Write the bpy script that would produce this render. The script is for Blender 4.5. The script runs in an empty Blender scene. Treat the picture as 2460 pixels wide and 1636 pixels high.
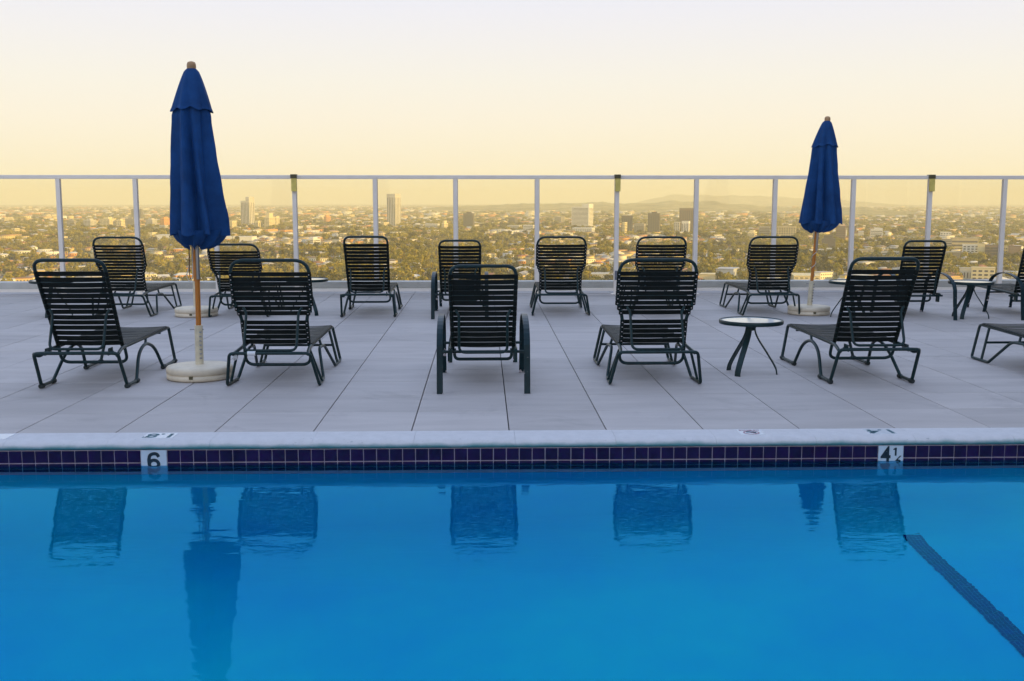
import bpy, bmesh, math, random
import numpy as np
from mathutils import Vector, Matrix
rnd = random.Random(7)
R_ = math.radians
sc = bpy.context.scene
col = sc.collection

# ------------------------------------------------------------------ camera
FPX, TILT, YAW, EYE = 2585.0, R_(7.45), R_(1.55), 1.43
cam = bpy.data.cameras.new('camera'); co = bpy.data.objects.new('camera', cam); col.objects.link(co)
co.location = (0, 0, EYE); co.rotation_euler = (R_(90) - TILT, 0, -YAW)
cam.sensor_width = 36; cam.lens = FPX / 2460 * 36; cam.clip_start = .05; cam.clip_end = 90000
sc.camera = co
FH = Vector((math.sin(YAW), math.cos(YAW), 0)); CR = Vector((math.cos(YAW), -math.sin(YAW), 0))
CF = FH * math.cos(TILT) + Vector((0, 0, -math.sin(TILT))); CU = FH * math.sin(TILT) + Vector((0, 0, math.cos(TILT)))
CP = Vector((0, 0, EYE))
GZ = -88.6                                    # level of the city below


def on_level(px, py, z):                      # where a sight line of the photograph meets a level plane
    r = CF + CR * ((px - 1230) / FPX) - CU * ((py - 818) / FPX)
    return CP + r * ((z - EYE) / r.z)


# ------------------------------------------------------------------ helpers
def tag(o, label=None, cat=None, group=None, kind=None):
    for k, v in (('label', label), ('category', cat), ('group', group), ('kind', kind)):
        if v: o[k] = v
    return o


def empty(name, loc=(0, 0, 0), rz=0):
    o = bpy.data.objects.new(name, None); col.objects.link(o)
    o.location = loc; o.rotation_euler = (0, 0, rz); o.empty_display_size = .2
    return o


def copy_tree(o, parent=None):
    c = o.copy(); col.objects.link(c); c.parent = parent
    for ch in list(o.children): copy_tree(ch, c)
    return c


class MB:
    def __init__(s): s.v, s.f, s.m, s.sm = [], [], [], []

    def add(s, vs, fs, mi=0, smooth=False):
        b = len(s.v); s.v += [tuple(v) for v in vs]
        for f in fs: s.f.append([b + i for i in f]); s.m.append(mi); s.sm.append(smooth)

    def box(s, x0, x1, y0, y1, z0, z1, mi=0, M=None):
        vs = [Vector(p) for p in ((x0, y0, z0), (x1, y0, z0), (x1, y1, z0), (x0, y1, z0), (x0, y0, z1), (x1, y0, z1), (x1, y1, z1), (x0, y1, z1))]
        if M: vs = [M @ v for v in vs]
        s.add(vs, [(0, 3, 2, 1), (4, 5, 6, 7), (0, 1, 5, 4), (1, 2, 6, 5), (2, 3, 7, 6), (3, 0, 4, 7)], mi)

    def sweep(s, pts, prof, closed=False, mi=0, smooth=True, up=None):
        """prof: list of (a, b) offsets, or a radius"""
        pts = [Vector(p) for p in pts]; n = len(pts)
        if not isinstance(prof, (list, tuple)):
            r = prof; k = 10; prof = [(r * math.cos(2 * math.pi * i / k), r * math.sin(2 * math.pi * i / k)) for i in range(k)]
        k = len(prof); rings = []; nrm = None
        for i, p in enumerate(pts):
            if closed: d = (pts[(i + 1) % n] - pts[i - 1])
            else: d = pts[min(i + 1, n - 1)] - pts[max(i - 1, 0)]
            d.normalize()
            if up is not None: a = Vector(up) - d * d.dot(Vector(up))
            elif nrm is None:
                a = Vector((0, 0, 1)) if abs(d.z) < .8 else Vector((1, 0, 0)); a = a - d * d.dot(a)
            else: a = nrm - d * d.dot(nrm)
            a.normalize(); nrm = a; b = d.cross(a)
            rings.append([p + a * u + b * w for u, w in prof])
        vs = [v for r in rings for v in r]; fs = []
        for i in range(n if closed else n - 1):
            j = (i + 1) % n
            for q in range(k): fs.append((i * k + q, i * k + (q + 1) % k, j * k + (q + 1) % k, j * k + q))
        s.add(vs, fs, mi, smooth)
        if not closed: s.add(vs[:k], [tuple(range(k))[::-1]], mi); s.add(vs[-k:], [tuple(range(k))], mi)

    def lathe(s, c, prof, k=28, mi=0, smooth=True):
        c = Vector(c); vs = []; fs = []
        for r, z in prof:
            for i in range(k): a = 2 * math.pi * i / k; vs.append(c + Vector((r * math.cos(a), r * math.sin(a), z)))
        for j in range(len(prof) - 1):
            for i in range(k): fs.append((j * k + i, j * k + (i + 1) % k, (j + 1) * k + (i + 1) % k, (j + 1) * k + i))
        s.add(vs, fs, mi, smooth)

    def build(s, name, mats, parent=None, bevel=0, ang=40):
        me = bpy.data.meshes.new(name); me.from_pydata([tuple(v) for v in s.v], [], s.f)
        for m in (mats if isinstance(mats, (list, tuple)) else [mats]): me.materials.append(m)
        me.polygons.foreach_set('material_index', s.m); me.polygons.foreach_set('use_smooth', s.sm); me.update()
        o = bpy.data.objects.new(name, me); col.objects.link(o); o.parent = parent
        if bevel:
            b = o.modifiers.new('edge', 'BEVEL'); b.width = bevel; b.segments = 2; b.limit_method = 'ANGLE'
        return o


def fillet(pts, r, n=5, closed=False):
    pts = [Vector(p) for p in pts]; out = []; N = len(pts)
    for i, p in enumerate(pts):
        if not closed and i in (0, N - 1): out.append(p); continue
        a = pts[i - 1] - p; b = pts[(i + 1) % N] - p
        rr = r[i] if isinstance(r, (list, tuple)) else r
        q = min(rr, a.length * .48, b.length * .48)
        A = p + a.normalized() * q; B = p + b.normalized() * q
        for k in range(n + 1):
            t = k / n; out.append(A * (1 - t) ** 2 + p * 2 * t * (1 - t) + B * t * t)
    return out


# ------------------------------------------------------------------ materials
def mat(name, base, rough=.5, metal=0, var=0, vscale=8, bump=0, bscale=60, spec=.5, vary2=None, stretch=None):
    m = bpy.data.materials.new(name); m.use_nodes = True; nt = m.node_tree; N = nt.nodes; L = nt.links
    b = N['Principled BSDF']; b.inputs['Base Color'].default_value = (*base, 1); b.inputs['Roughness'].default_value = rough
    b.inputs['Metallic'].default_value = metal; b.inputs['Specular IOR Level'].default_value = spec
    tc = N.new('ShaderNodeTexCoord')
    vec = tc.outputs['Object']
    if stretch:
        mp = N.new('ShaderNodeMapping'); mp.inputs['Scale'].default_value = stretch; L.new(vec, mp.inputs[0]); vec = mp.outputs[0]
    if var:
        nz = N.new('ShaderNodeTexNoise'); nz.inputs['Scale'].default_value = vscale; nz.inputs['Detail'].default_value = 6; nz.inputs['Roughness'].default_value = .65
        L.new(vec, nz.inputs['Vector'])
        mx = N.new('ShaderNodeMix'); mx.data_type = 'RGBA'
        c2 = vary2 or tuple(c * (1 - var) for c in base); c1 = base if vary2 else tuple(min(1, c * (1 + var)) for c in base)
        mx.inputs[6].default_value = (*c1, 1); mx.inputs[7].default_value = (*c2, 1)
        rp = N.new('ShaderNodeValToRGB'); rp.color_ramp.elements[0].position = .35; rp.color_ramp.elements[1].position = .65
        L.new(nz.outputs[0], rp.inputs[0]); L.new(rp.outputs[0], mx.inputs[0]); L.new(mx.outputs[2], b.inputs['Base Color'])
    if bump:
        n2 = N.new('ShaderNodeTexNoise'); n2.inputs['Scale'].default_value = bscale; n2.inputs['Detail'].default_value = 5
        L.new(vec, n2.inputs['Vector'])
        bp = N.new('ShaderNodeBump'); bp.inputs['Strength'].default_value = 1; bp.inputs['Distance'].default_value = bump
        L.new(n2.outputs[0], bp.inputs['Height']); L.new(bp.outputs[0], b.inputs['Normal'])
    return m


M = {}
M['tube'] = mat('green powder coated tube', (.004, .024, .026), .38, 0, .3, 30, .0004, 90, spec=.35)
M['strap'] = mat('dark green vinyl strap', (.004, .008, .007), .5, 0, .3, 14, .0003, 60, spec=.2)
M['armband'] = mat('green flat arm with chipped paint', (.003, .020, .026), .35, 0, .2, 20, .0004, 60, spec=.25)
M['rubber'] = mat('black rubber', (.012, .02, .02), .7)
M['rivet'] = mat('pale nylon rivet', (.45, .42, .42), .5)
M['white_tape'] = mat('white tape', (.7, .72, .75), .6)
M['post'] = mat('white painted aluminium', (.92, .83, .73), .45, 0, .04, 5)
M['fit_dark'] = mat('olive bracket', (.09, .075, .03), .5)
M['fit_yel'] = mat('mustard bracket', (.75, .60, .15), .5, 0, .12, 12)
M['grey_plate'] = mat('grey plate', (.16, .17, .20), .5)
M['coping'] = mat('cast concrete coping', (.60, .59, .60), .75, 0, .05, 14, .0008, 120)
M['deck_base'] = mat('dark joint bed', (.02, .045, .055), .9)
M['tile_blue'] = mat('navy glazed tile', (.020, .003, .044), .16, 0, .35, 9, spec=.28)
M['grout'] = mat('pale grout', (.62, .50, .56), .8, 0, .12, 30)
M['marker'] = mat('white marker tile', (.66, .70, .74), .25, 0, .05, 20)
M['ink'] = mat('black ink', (.008, .02, .03), .5)
M['ink_green'] = mat('green ink', (.01, .09, .12), .5)
M['ink_red'] = mat('faded red ink', (.30, .12, .16), .5)
M['cloth'] = mat('blue canvas', (.009, .056, .185), .8, 0, .22, 4, .0006, 300, spec=.2)
M['wood'] = mat('varnished wood', (.50, .17, .02), .35, 0, .25, 12, stretch=(20, 20, 1))
M['wood_tip'] = mat('turned wooden tip', (.42, .24, .11), .5, 0, .2, 20)
M['base'] = mat('off white plastic base', (.70, .60, .45), .5, 0, .12, 5, .0006, 40)
M['sleeve'] = mat('off white pole sleeve', (.66, .58, .42), .5, 0, .15, 12)
M['steel'] = mat('steel pin', (.35, .33, .33), .3, 1)
M['rope'] = mat('white rope', (.6, .55, .5), .8)
M['strapbrown'] = mat('brown strap', (.12, .05, .02), .7)
M['curb'] = mat('painted parapet curb', (.62, .62, .64), .7, 0, .08, 3, .0006, 60)
M['plaster_wall'] = mat('pale stucco', (.5, .5, .5), .8, 0, .06, 2)
M['pool'] = mat('blue pool plaster', (.05, .88, .95), .85, 0, .3, .24, .002, 5, spec=.1, vary2=(.02, .46, .96))
M['flow_slot'] = mat('dark slot', (.02, .05, .08), .8)


def glass_mat(name, tint, gl=.06):
    m = bpy.data.materials.new(name); m.use_nodes = True; nt = m.node_tree; N = nt.nodes; L = nt.links
    N.remove(N['Principled BSDF']); out = N['Material Output']
    tr = N.new('ShaderNodeBsdfTransparent'); tr.inputs[0].default_value = (*tint, 1)
    g = N.new('ShaderNodeBsdfGlossy'); g.inputs['Roughness'].default_value = .01; g.inputs[0].default_value = (1, 1, 1, 1)
    fr = N.new('ShaderNodeFresnel'); fr.inputs[0].default_value = 1.35
    mx = N.new('ShaderNodeMixShader'); L.new(fr.outputs[0], mx.inputs[0]); L.new(tr.outputs[0], mx.inputs[1]); L.new(g.outputs[0], mx.inputs[2])
    L.new(mx.outputs[0], out.inputs[0]); return m


M['glass'] = glass_mat('tinted glass pane', (.98, .965, .91))
m = mat('sky white table glass', (.72, .76, .78), .06, 0, .04, 6); M['tableglass'] = m  # white of the reflected sky put into the glass base colour


def paver_mat():
    m = bpy.data.materials.new('grey concrete paver'); m.use_nodes = True; nt = m.node_tree; N = nt.nodes; L = nt.links
    b = N['Principled BSDF']; b.inputs['Roughness'].default_value = .72; b.inputs['Specular IOR Level'].default_value = .35
    tc = N.new('ShaderNodeTexCoord'); at = N.new('ShaderNodeAttribute'); at.attribute_name = 'tint'
    mp = N.new('ShaderNodeMapping'); mp.inputs['Scale'].default_value = (1, 4.5, 1); L.new(tc.outputs['Object'], mp.inputs[0])
    n1 = N.new('ShaderNodeTexNoise'); n1.inputs['Scale'].default_value = 1.1; n1.inputs['Detail'].default_value = 7; n1.inputs['Roughness'].default_value = .6; L.new(mp.outputs[0], n1.inputs['Vector'])
    n2 = N.new('ShaderNodeTexNoise'); n2.inputs['Scale'].default_value = 160; n2.inputs['Detail'].default_value = 3; L.new(tc.outputs['Object'], n2.inputs['Vector'])
    n3 = N.new('ShaderNodeTexNoise'); n3.inputs['Scale'].default_value = .35; n3.inputs['Detail'].default_value = 3; L.new(tc.outputs['Object'], n3.inputs['Vector'])
    a = N.new('ShaderNodeMath'); a.operation = 'MULTIPLY_ADD'; a.inputs[1].default_value = .50; a.inputs[2].default_value = .75; L.new(n1.outputs[0], a.inputs[0])
    c = N.new('ShaderNodeMath'); c.operation = 'MULTIPLY_ADD'; c.inputs[1].default_value = .20; c.inputs[2].default_value = .90; L.new(n2.outputs[0], c.inputs[0])
    d = N.new('ShaderNodeMath'); d.operation = 'MULTIPLY_ADD'; d.inputs[1].default_value = .15; d.inputs[2].default_value = .925; L.new(at.outputs['Fac'], d.inputs[0])
    e = N.new('ShaderNodeMath'); e.operation = 'MULTIPLY'; L.new(a.outputs[0], e.inputs[0]); L.new(c.outputs[0], e.inputs[1])
    g = N.new('ShaderNodeMath'); g.operation = 'MULTIPLY'; L.new(e.outputs[0], g.inputs[0]); L.new(d.outputs[0], g.inputs[1])
    mx = N.new('ShaderNodeMix'); mx.data_type = 'RGBA'; mx.inputs[6].default_value = (.46, .43, .42, 1); mx.inputs[7].default_value = (.48, .43, .40, 1); L.new(n3.outputs[0], mx.inputs[0])
    v = N.new('ShaderNodeVectorMath'); v.operation = 'SCALE'; L.new(mx.outputs[2], v.inputs[0]); L.new(g.outputs[0], v.inputs['Scale'])
    n4 = N.new('ShaderNodeTexNoise'); n4.inputs['Scale'].default_value = 1.7; n4.inputs['Detail'].default_value = 8; n4.inputs['Roughness'].default_value = .7; n4.inputs['Distortion'].default_value = .8; L.new(tc.outputs['Object'], n4.inputs['Vector'])
    m4_ = N.new('ShaderNodeMapRange'); m4_.inputs[1].default_value = .56; m4_.inputs[2].default_value = .74; m4_.inputs[3].default_value = 1; m4_.inputs[4].default_value = .80; L.new(n4.outputs[0], m4_.inputs[0])
    v2 = N.new('ShaderNodeVectorMath'); v2.operation = 'SCALE'; L.new(v.outputs[0], v2.inputs[0]); L.new(m4_.outputs[0], v2.inputs['Scale']); v = v2
    L.new(v.outputs[0], b.inputs['Base Color'])
    bp = N.new('ShaderNodeBump'); bp.inputs['Strength'].default_value = .6; bp.inputs['Distance'].default_value = .0015; L.new(n2.outputs[0], bp.inputs['Height']); L.new(bp.outputs[0], b.inputs['Normal'])
    return m


M['paver'] = paver_mat()


def coping_mat():                              # pale concrete with a green algae line along its lower lip
    m = M['coping']; nt = m.node_tree; N = nt.nodes; L = nt.links; b = N['Principled BSDF']
    src = b.inputs['Base Color'].links[0].from_socket
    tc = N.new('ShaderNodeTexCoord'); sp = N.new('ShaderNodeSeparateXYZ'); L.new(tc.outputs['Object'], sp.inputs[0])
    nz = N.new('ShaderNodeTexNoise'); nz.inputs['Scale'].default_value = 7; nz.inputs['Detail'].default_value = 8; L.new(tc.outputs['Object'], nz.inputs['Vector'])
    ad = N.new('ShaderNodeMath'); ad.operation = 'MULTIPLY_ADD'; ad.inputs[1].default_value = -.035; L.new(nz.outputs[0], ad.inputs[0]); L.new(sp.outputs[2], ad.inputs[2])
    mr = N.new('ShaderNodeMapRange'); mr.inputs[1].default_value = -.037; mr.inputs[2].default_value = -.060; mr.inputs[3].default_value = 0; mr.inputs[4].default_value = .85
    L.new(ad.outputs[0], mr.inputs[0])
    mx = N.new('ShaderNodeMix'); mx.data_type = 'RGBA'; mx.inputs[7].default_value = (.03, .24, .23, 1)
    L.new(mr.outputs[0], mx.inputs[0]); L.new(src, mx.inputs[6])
    # small dark specks
    n3 = N.new('ShaderNodeTexNoise'); n3.inputs['Scale'].default_value = 38; n3.inputs['Detail'].default_value = 4; L.new(tc.outputs['Object'], n3.inputs['Vector'])
    m3 = N.new('ShaderNodeMapRange'); m3.inputs[1].default_value = .66; m3.inputs[2].default_value = .78; m3.inputs[4].default_value = .55; L.new(n3.outputs[0], m3.inputs[0])
    mx2 = N.new('ShaderNodeMix'); mx2.data_type = 'RGBA'; mx2.inputs[7].default_value = (.16, .20, .24, 1); L.new(m3.outputs[0], mx2.inputs[0]); L.new(mx.outputs[2], mx2.inputs[6])
    L.new(mx2.outputs[2], b.inputs['Base Color'])


coping_mat()


def chips(m):                                  # chipped paint on the flat arms
    nt = m.node_tree; N = nt.nodes; L = nt.links; b = N['Principled BSDF']; src = b.inputs['Base Color'].links[0].from_socket
    tc = N.new('ShaderNodeTexCoord'); sp = N.new('ShaderNodeSeparateXYZ'); L.new(tc.outputs['Object'], sp.inputs[0])
    n3 = N.new('ShaderNodeTexNoise'); n3.inputs['Scale'].default_value = 22; n3.inputs['Detail'].default_value = 5; L.new(tc.outputs['Object'], n3.inputs['Vector'])
    lo = N.new('ShaderNodeMapRange'); lo.inputs[1].default_value = .05; lo.inputs[2].default_value = .30; lo.inputs[3].default_value = .06; lo.inputs[4].default_value = -.06; L.new(sp.outputs[2], lo.inputs[0])
    ad = N.new('ShaderNodeMath'); ad.operation = 'ADD'; L.new(n3.outputs[0], ad.inputs[0]); L.new(lo.outputs[0], ad.inputs[1])
    m3 = N.new('ShaderNodeMapRange'); m3.inputs[1].default_value = .655; m3.inputs[2].default_value = .67; L.new(ad.outputs[0], m3.inputs[0])
    mx2 = N.new('ShaderNodeMix'); mx2.data_type = 'RGBA'; mx2.inputs[7].default_value = (.55, .5, .52, 1); L.new(m3.outputs[0], mx2.inputs[0]); L.new(src, mx2.inputs[6])
    L.new(mx2.outputs[2], b.inputs['Base Color'])


chips(M['armband'])


def water_mat():
    m = bpy.data.materials.new('pool water'); m.use_nodes = True; nt = m.node_tree; N = nt.nodes; L = nt.links
    N.remove(N['Principled BSDF'])
    rf = N.new('ShaderNodeBsdfRefraction'); rf.inputs['IOR'].default_value = 1.33; rf.inputs['Roughness'].default_value = 0
    gl = N.new('ShaderNodeBsdfGlossy'); gl.inputs['Roughness'].default_value = 0; gl.inputs['Color'].default_value = (.07, .60, .98, 1)
    fr = N.new('ShaderNodeFresnel'); fr.inputs['IOR'].default_value = 1.33
    mxs = N.new('ShaderNodeMixShader'); pw = N.new('ShaderNodeMath'); pw.operation = 'POWER'; pw.inputs[1].default_value = 1.2; L.new(fr.outputs[0], pw.inputs[0])
    pm = N.new('ShaderNodeMath'); pm.operation = 'MULTIPLY'; pm.use_clamp = True; pm.inputs[1].default_value = 1.5; L.new(pw.outputs[0], pm.inputs[0]); L.new(pm.outputs[0], mxs.inputs[0]); L.new(rf.outputs[0], mxs.inputs[1]); L.new(gl.outputs[0], mxs.inputs[2]); L.new(mxs.outputs[0], N['Material Output'].inputs['Surface'])
    tc = N.new('ShaderNodeTexCoord')
    hs = []
    for scl, sx, sy, dist in ((.9, 1, 1.8, .0022), (5.0, .7, 2.0, .0011), (13, .5, 1.9, .00022)):
        mp = N.new('ShaderNodeMapping'); mp.inputs['Scale'].default_value = (sx, sy, 1); L.new(tc.outputs['Object'], mp.inputs[0])
        nz = N.new('ShaderNodeTexNoise'); nz.inputs['Scale'].default_value = scl; nz.inputs['Detail'].default_value = 2; nz.inputs['Distortion'].default_value = .4; L.new(mp.outputs[0], nz.inputs['Vector'])
        mu = N.new('ShaderNodeMath'); mu.operation = 'MULTIPLY'; mu.inputs[1].default_value = dist; L.new(nz.outputs[0], mu.inputs[0]); hs.append(mu)
    a = N.new('ShaderNodeMath'); L.new(hs[0].outputs[0], a.inputs[0]); L.new(hs[1].outputs[0], a.inputs[1])
    a2 = N.new('ShaderNodeMath'); L.new(a.outputs[0], a2.inputs[0]); L.new(hs[2].outputs[0], a2.inputs[1])
    bp = N.new('ShaderNodeBump'); bp.inputs['Strength'].default_value = 1; bp.inputs['Distance'].default_value = 1
    L.new(a2.outputs[0], bp.inputs['Height'])
    for q in (rf, gl, fr): L.new(bp.outputs[0], q.inputs['Normal'])
    va = N.new('ShaderNodeVolumeAbsorption'); va.inputs['Color'].default_value = (.02, .85, .975, 1); va.inputs['Density'].default_value = .55
    L.new(va.outputs[0], N['Material Output'].inputs['Volume'])
    return m


M['water'] = water_mat()

# ------------------------------------------------------------------ sky, sun, haze
SUN_AZ = Vector((.86, -.51, 0)).normalized(); SUN_EL = R_(13)
w = bpy.data.worlds.new('World'); sc.world = w; w.use_nodes = True; nt = w.node_tree; N = nt.nodes; L = nt.links
bg = N['Background']
sky = N.new('ShaderNodeTexSky'); sky.sky_type = 'NISHITA'; sky.sun_disc = False; sky.sun_elevation = SUN_EL
sky.sun_rotation = math.atan2(SUN_AZ.x, SUN_AZ.y); sky.dust_density = 3
tc = N.new('ShaderNodeTexCoord'); sp = N.new('ShaderNodeSeparateXYZ'); L.new(tc.outputs['Generated'], sp.inputs[0])
rp = N.new('ShaderNodeValToRGB'); cr = rp.color_ramp
stops = [(0.0, (.83, .75, .46)), (.03, (.825, .75, .56)), (.07, (.82, .76, .64)), (.105, (.79, .76, .69)), (.168, (.725, .725, .785)), (.23, (.64, .70, .83)),
         (.32, (.54, .67, .92)), (.6, (.52, .65, .94)), (1.0, (.50, .64, .95))]
cr.elements[0].position = 0; cr.elements[0].color = (*stops[0][1], 1); cr.elements[1].position = 1; cr.elements[1].color = (*stops[-1][1], 1)
for p, c in stops[1:-1]: e = cr.elements.new(p); e.color = (*c, 1)
L.new(sp.outputs[2], rp.inputs[0])
s1 = N.new('ShaderNodeVectorMath'); s1.operation = 'SCALE'; s1.inputs['Scale'].default_value = .012; L.new(sky.outputs[0], s1.inputs[0])
s2 = N.new('ShaderNodeVectorMath'); s2.operation = 'SCALE'; s2.inputs['Scale'].default_value = 9.6; L.new(rp.outputs[0], s2.inputs[0])
s3 = N.new('ShaderNodeVectorMath'); s3.operation = 'ADD'
s1.inputs['Scale'].default_value = .06
L.new(s1.outputs[0], s3.inputs[0]); L.new(s2.outputs[0], s3.inputs[1]); L.new(s3.outputs[0], bg.inputs[0])
bg.inputs[1].default_value = .1

sd = bpy.data.lights.new('sun', 'SUN'); sd.energy = 5; sd.angle = R_(.5); sd.color = (1, .67, .18)
so = bpy.data.objects.new('sun', sd); col.objects.link(so)
dv = -(SUN_AZ * math.cos(SUN_EL) + Vector((0, 0, math.sin(SUN_EL)))); so.rotation_euler = dv.to_track_quat('-Z', 'Y').to_euler()

hm = bpy.data.materials.new('evening haze'); hm.use_nodes = True; N = hm.node_tree.nodes; N.remove(N['Principled BSDF'])
pv = N.new('ShaderNodeVolumePrincipled'); pv.inputs['Color'].default_value = (1, .95, .70, 1); pv.inputs['Density'].default_value = .000115; pv.inputs['Anisotropy'].default_value = 0
hm.node_tree.links.new(pv.outputs[0], N['Material Output'].inputs['Volume'])
hb = MB(); hb.box(-21000, 21000, -400, 21000, GZ - 1.5, 150); tag(hb.build('haze', hm), kind='stuff')

# ------------------------------------------------------------------ deck
def paver_field():
    mb = MB(); tints = []
    g = .0035
    xs = [.161 + .61 * k for k in range(-27, 25)]
    ys = [6.6 + .6156 * k for k in range(17)] + [16.50, 16.98, 17.46]
    rows = [(ys[i], ys[i + 1]) for i in range(16)] + [(16.50, 16.98), (16.98, 17.46)]
    r = random.Random(3)
    for (a, b) in rows:
        for i in range(len(xs) - 1):
            dz = r.uniform(-.0008, .0008); c = .002
            x0, x1, y0, y1 = xs[i] + g, xs[i + 1] - g, a + .003, b - .003
            z = dz
            mb.add([(x0, y0, z - c), (x1, y0, z - c), (x1, y1, z - c), (x0, y1, z - c), (x0 + c, y0 + c, z), (x1 - c, y0 + c, z), (x1 - c, y1 - c, z), (x0 + c, y1 - c, z),
                    (x0, y0, z - .03), (x1, y0, z - .03), (x1, y1, z - .03), (x0, y1, z - .03)],
                   [(4, 5, 6, 7), (0, 1, 5, 4), (1, 2, 6, 5), (2, 3, 7, 6), (3, 0, 4, 7), (8, 9, 1, 0), (9, 10, 2, 1), (10, 11, 3, 2), (11, 8, 0, 3)])
            tints += [r.random()] * 9
    o = mb.build('deck', M['paver']); a = o.data.attributes.new('tint', 'FLOAT', 'FACE'); a.data.foreach_set('value', tints)
    tag(o, kind='structure')
    b = MB(); b.box(-16.4, 14.6, 6.52, 17.47, -.3, -.022); tag(b.build('deck_bed', M['deck_base']), kind='structure')


paver_field()
b = MB(); b.box(-16.4, 14.4, -12, .25, -.3, 0); tag(b.build('pool_terrace', M['paver']), kind='structure')
b = MB(); b.box(-16.4, 14.6, 17.47, 17.72, -.5, .115); tag(b.build('curb', M['curb'], bevel=.008), kind='structure')

# pool: basin, coping, waterline tiles, water
PX0, PX1, PY0, PY1, WZ = -13.0, 11.5, .5, 6.37, -.15
def depth(x): return 1.83 + (1.37 - 1.83) * (max(-6, min(6, x)) + 2.1) / 4.3 * (1 if abs(x) < 6 else 1)
COVE = .45
def floor_z(x, y):
    d = min(PY1 - y, y - PY0, x - PX0, PX1 - x); z = WZ - depth(x)
    return z + (COVE - math.sqrt(max(0, COVE ** 2 - (COVE - d) ** 2)) if d < COVE else 0)


mb = MB(); n = 30
fx = [PX0 + COVE * (1 - math.cos(k * math.pi / 16)) for k in range(9)] + [PX0 + COVE + (PX1 - PX0 - 2 * COVE) * i / n for i in range(1, n)] + [PX1 - COVE * (1 - math.cos(k * math.pi / 16)) for k in range(8, -1, -1)]
fy = [PY0 + COVE * (1 - math.cos(k * math.pi / 24)) for k in range(13)] + [PY0 + COVE + (PY1 - PY0 - 2 * COVE) * i / 16 for i in range(1, 16)] + [PY1 - COVE * (1 - math.cos(k * math.pi / 24)) for k in range(12, -1, -1)]
nx_, ny_ = len(fx), len(fy)
mb.add([(x, y, floor_z(x, y)) for y in fy for x in fx], [(j * nx_ + i, j * nx_ + i + 1, (j + 1) * nx_ + i + 1, (j + 1) * nx_ + i) for j in range(ny_ - 1) for i in range(nx_ - 1)], 0, True)
for y in (PY0, PY1): mb.add([(x, y, floor_z(x, y)) for x in fx] + [(x, y, -.04) for x in fx], [(i, i + 1, nx_ + i + 1, nx_ + i) for i in range(nx_ - 1)])
for x in (PX0, PX1): mb.add([(x, y, floor_z(x, y)) for y in fy] + [(x, y, -.04) for y in fy], [(i, i + 1, ny_ + i + 1, ny_ + i) for i in range(ny_ - 1)])
tag(mb.build('pool_basin', M['pool']), kind='structure')
mb = MB(); mb.box(PX0 - .03, PX1 + .03, PY0 - .03, PY1 + .03, -3.2, WZ)
tag(mb.build('water', M['water']), kind='structure')

cp = MB()                                     # coping stones with a bullnose, thin joints between
prof = [(6.598, 0), (6.42, .0), (6.395, -.002), (6.37, -.008), (6.352, -.018), (6.343, -.030), (6.344, -.042), (6.352, -.050), (6.375, -.054), (6.598, -.054)]
xs = [.191 + .61 * k for k in range(-27, 25)]
for i in range(len(xs) - 1):
    x0, x1 = xs[i] + .0006, xs[i + 1] - .0006
    k = len(prof); vs = [(x0, y, z) for y, z in prof] + [(x1, y, z) for y, z in prof]
    cp.add(vs, [(j, (j + 1) % k, k + (j + 1) % k, k + j) for j in range(k)], 0, True)
    cp.add(vs[:k], [tuple(range(k))]); cp.add(vs[k:], [tuple(range(k))[::-1]])
o = cp.build('pool_coping', M['coping']); tag(o, kind='structure')
es = o.modifiers.new('es', 'EDGE_SPLIT'); es.split_angle = R_(50)
cp2 = MB(); cp2.box(PX0, PX1, .22, .53, -.054, 0); tag(cp2.build('near_coping', M['coping'], bevel=.02), kind='structure')

# waterline band
MARK = {}
TP = .0782
x6 = -2.052                                   # left edge of the 6 marker
gr = MB(); gr.box(PX0, PX1, 6.360, 6.371, -.36, -.0545); gr_o = gr.build('waterline_grout', M['grout']); tag(gr_o, kind='structure')
tl = MB(); r = random.Random(5)
k0 = int((PX0 - x6) / TP); marks = {}
K4 = 57                                       # tiles between the left edges of the two markers
for k in range(k0, int((PX1 - x6) / TP)):
    if k in (0, 1, K4, K4 + 1): continue
    x = x6 + k * TP
    for z1, z0 in ((-.0580, -.1300), (-.1362, -.2090), (-.2150, -.2885)):
        d = r.uniform(-.0006, .0006); g = .0024
        tl.box(x + g + r.uniform(-.0004, .0004), x + TP - g, 6.354 + d, 6.3605, z0 + r.uniform(-.0006, .0006), z1)
tag(tl.build('waterline_tiles', M['tile_blue'], bevel=.0015), kind='structure')


def text_mesh(txt, size, m, parent, M4, name='lettering', bold=.0):
    cu = bpy.data.curves.new(name, 'FONT'); cu.body = txt; cu.size = size; cu.extrude = .0006; cu.offset = bold; cu.align_x = 'CENTER'; cu.align_y = 'CENTER'
    t = bpy.data.objects.new(name, cu); col.objects.link(t)
    me = bpy.data.meshes.new_from_object(t); bpy.data.objects.remove(t)
    me.transform(M4); me.materials.clear(); me.materials.append(m)
    o = bpy.data.objects.new(name, me); col.objects.link(o); o.parent = parent; return o


RX = Matrix.Rotation(R_(90), 4, 'X')
def six(o):
    flat = [(.0006, -.0098), (.0006, .0098), (-.0006, .0098), (-.0006, -.0098)]
    zc, W_ = -.141, -.0076
    mb = MB(); mb.sweep([(.0275 * math.cos(a), W_, zc + .0245 * math.sin(a)) for a in [2 * math.pi * i / 32 for i in range(32)]], flat, closed=True, up=(0, 1, 0), smooth=False)
    mb.sweep(fillet([(.0295, W_ - .0003, -.097), (.021, W_ - .0003, -.079), (0, W_ - .0003, -.0755), (-.024, W_ - .0003, -.085), (-.0300, W_ - .0003, -.118), (-.0275, W_ - .0003, -.145)], .02, 6), flat, up=(0, 1, 0), smooth=False)
    mb.build('numeral', M['ink'], o)


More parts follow.
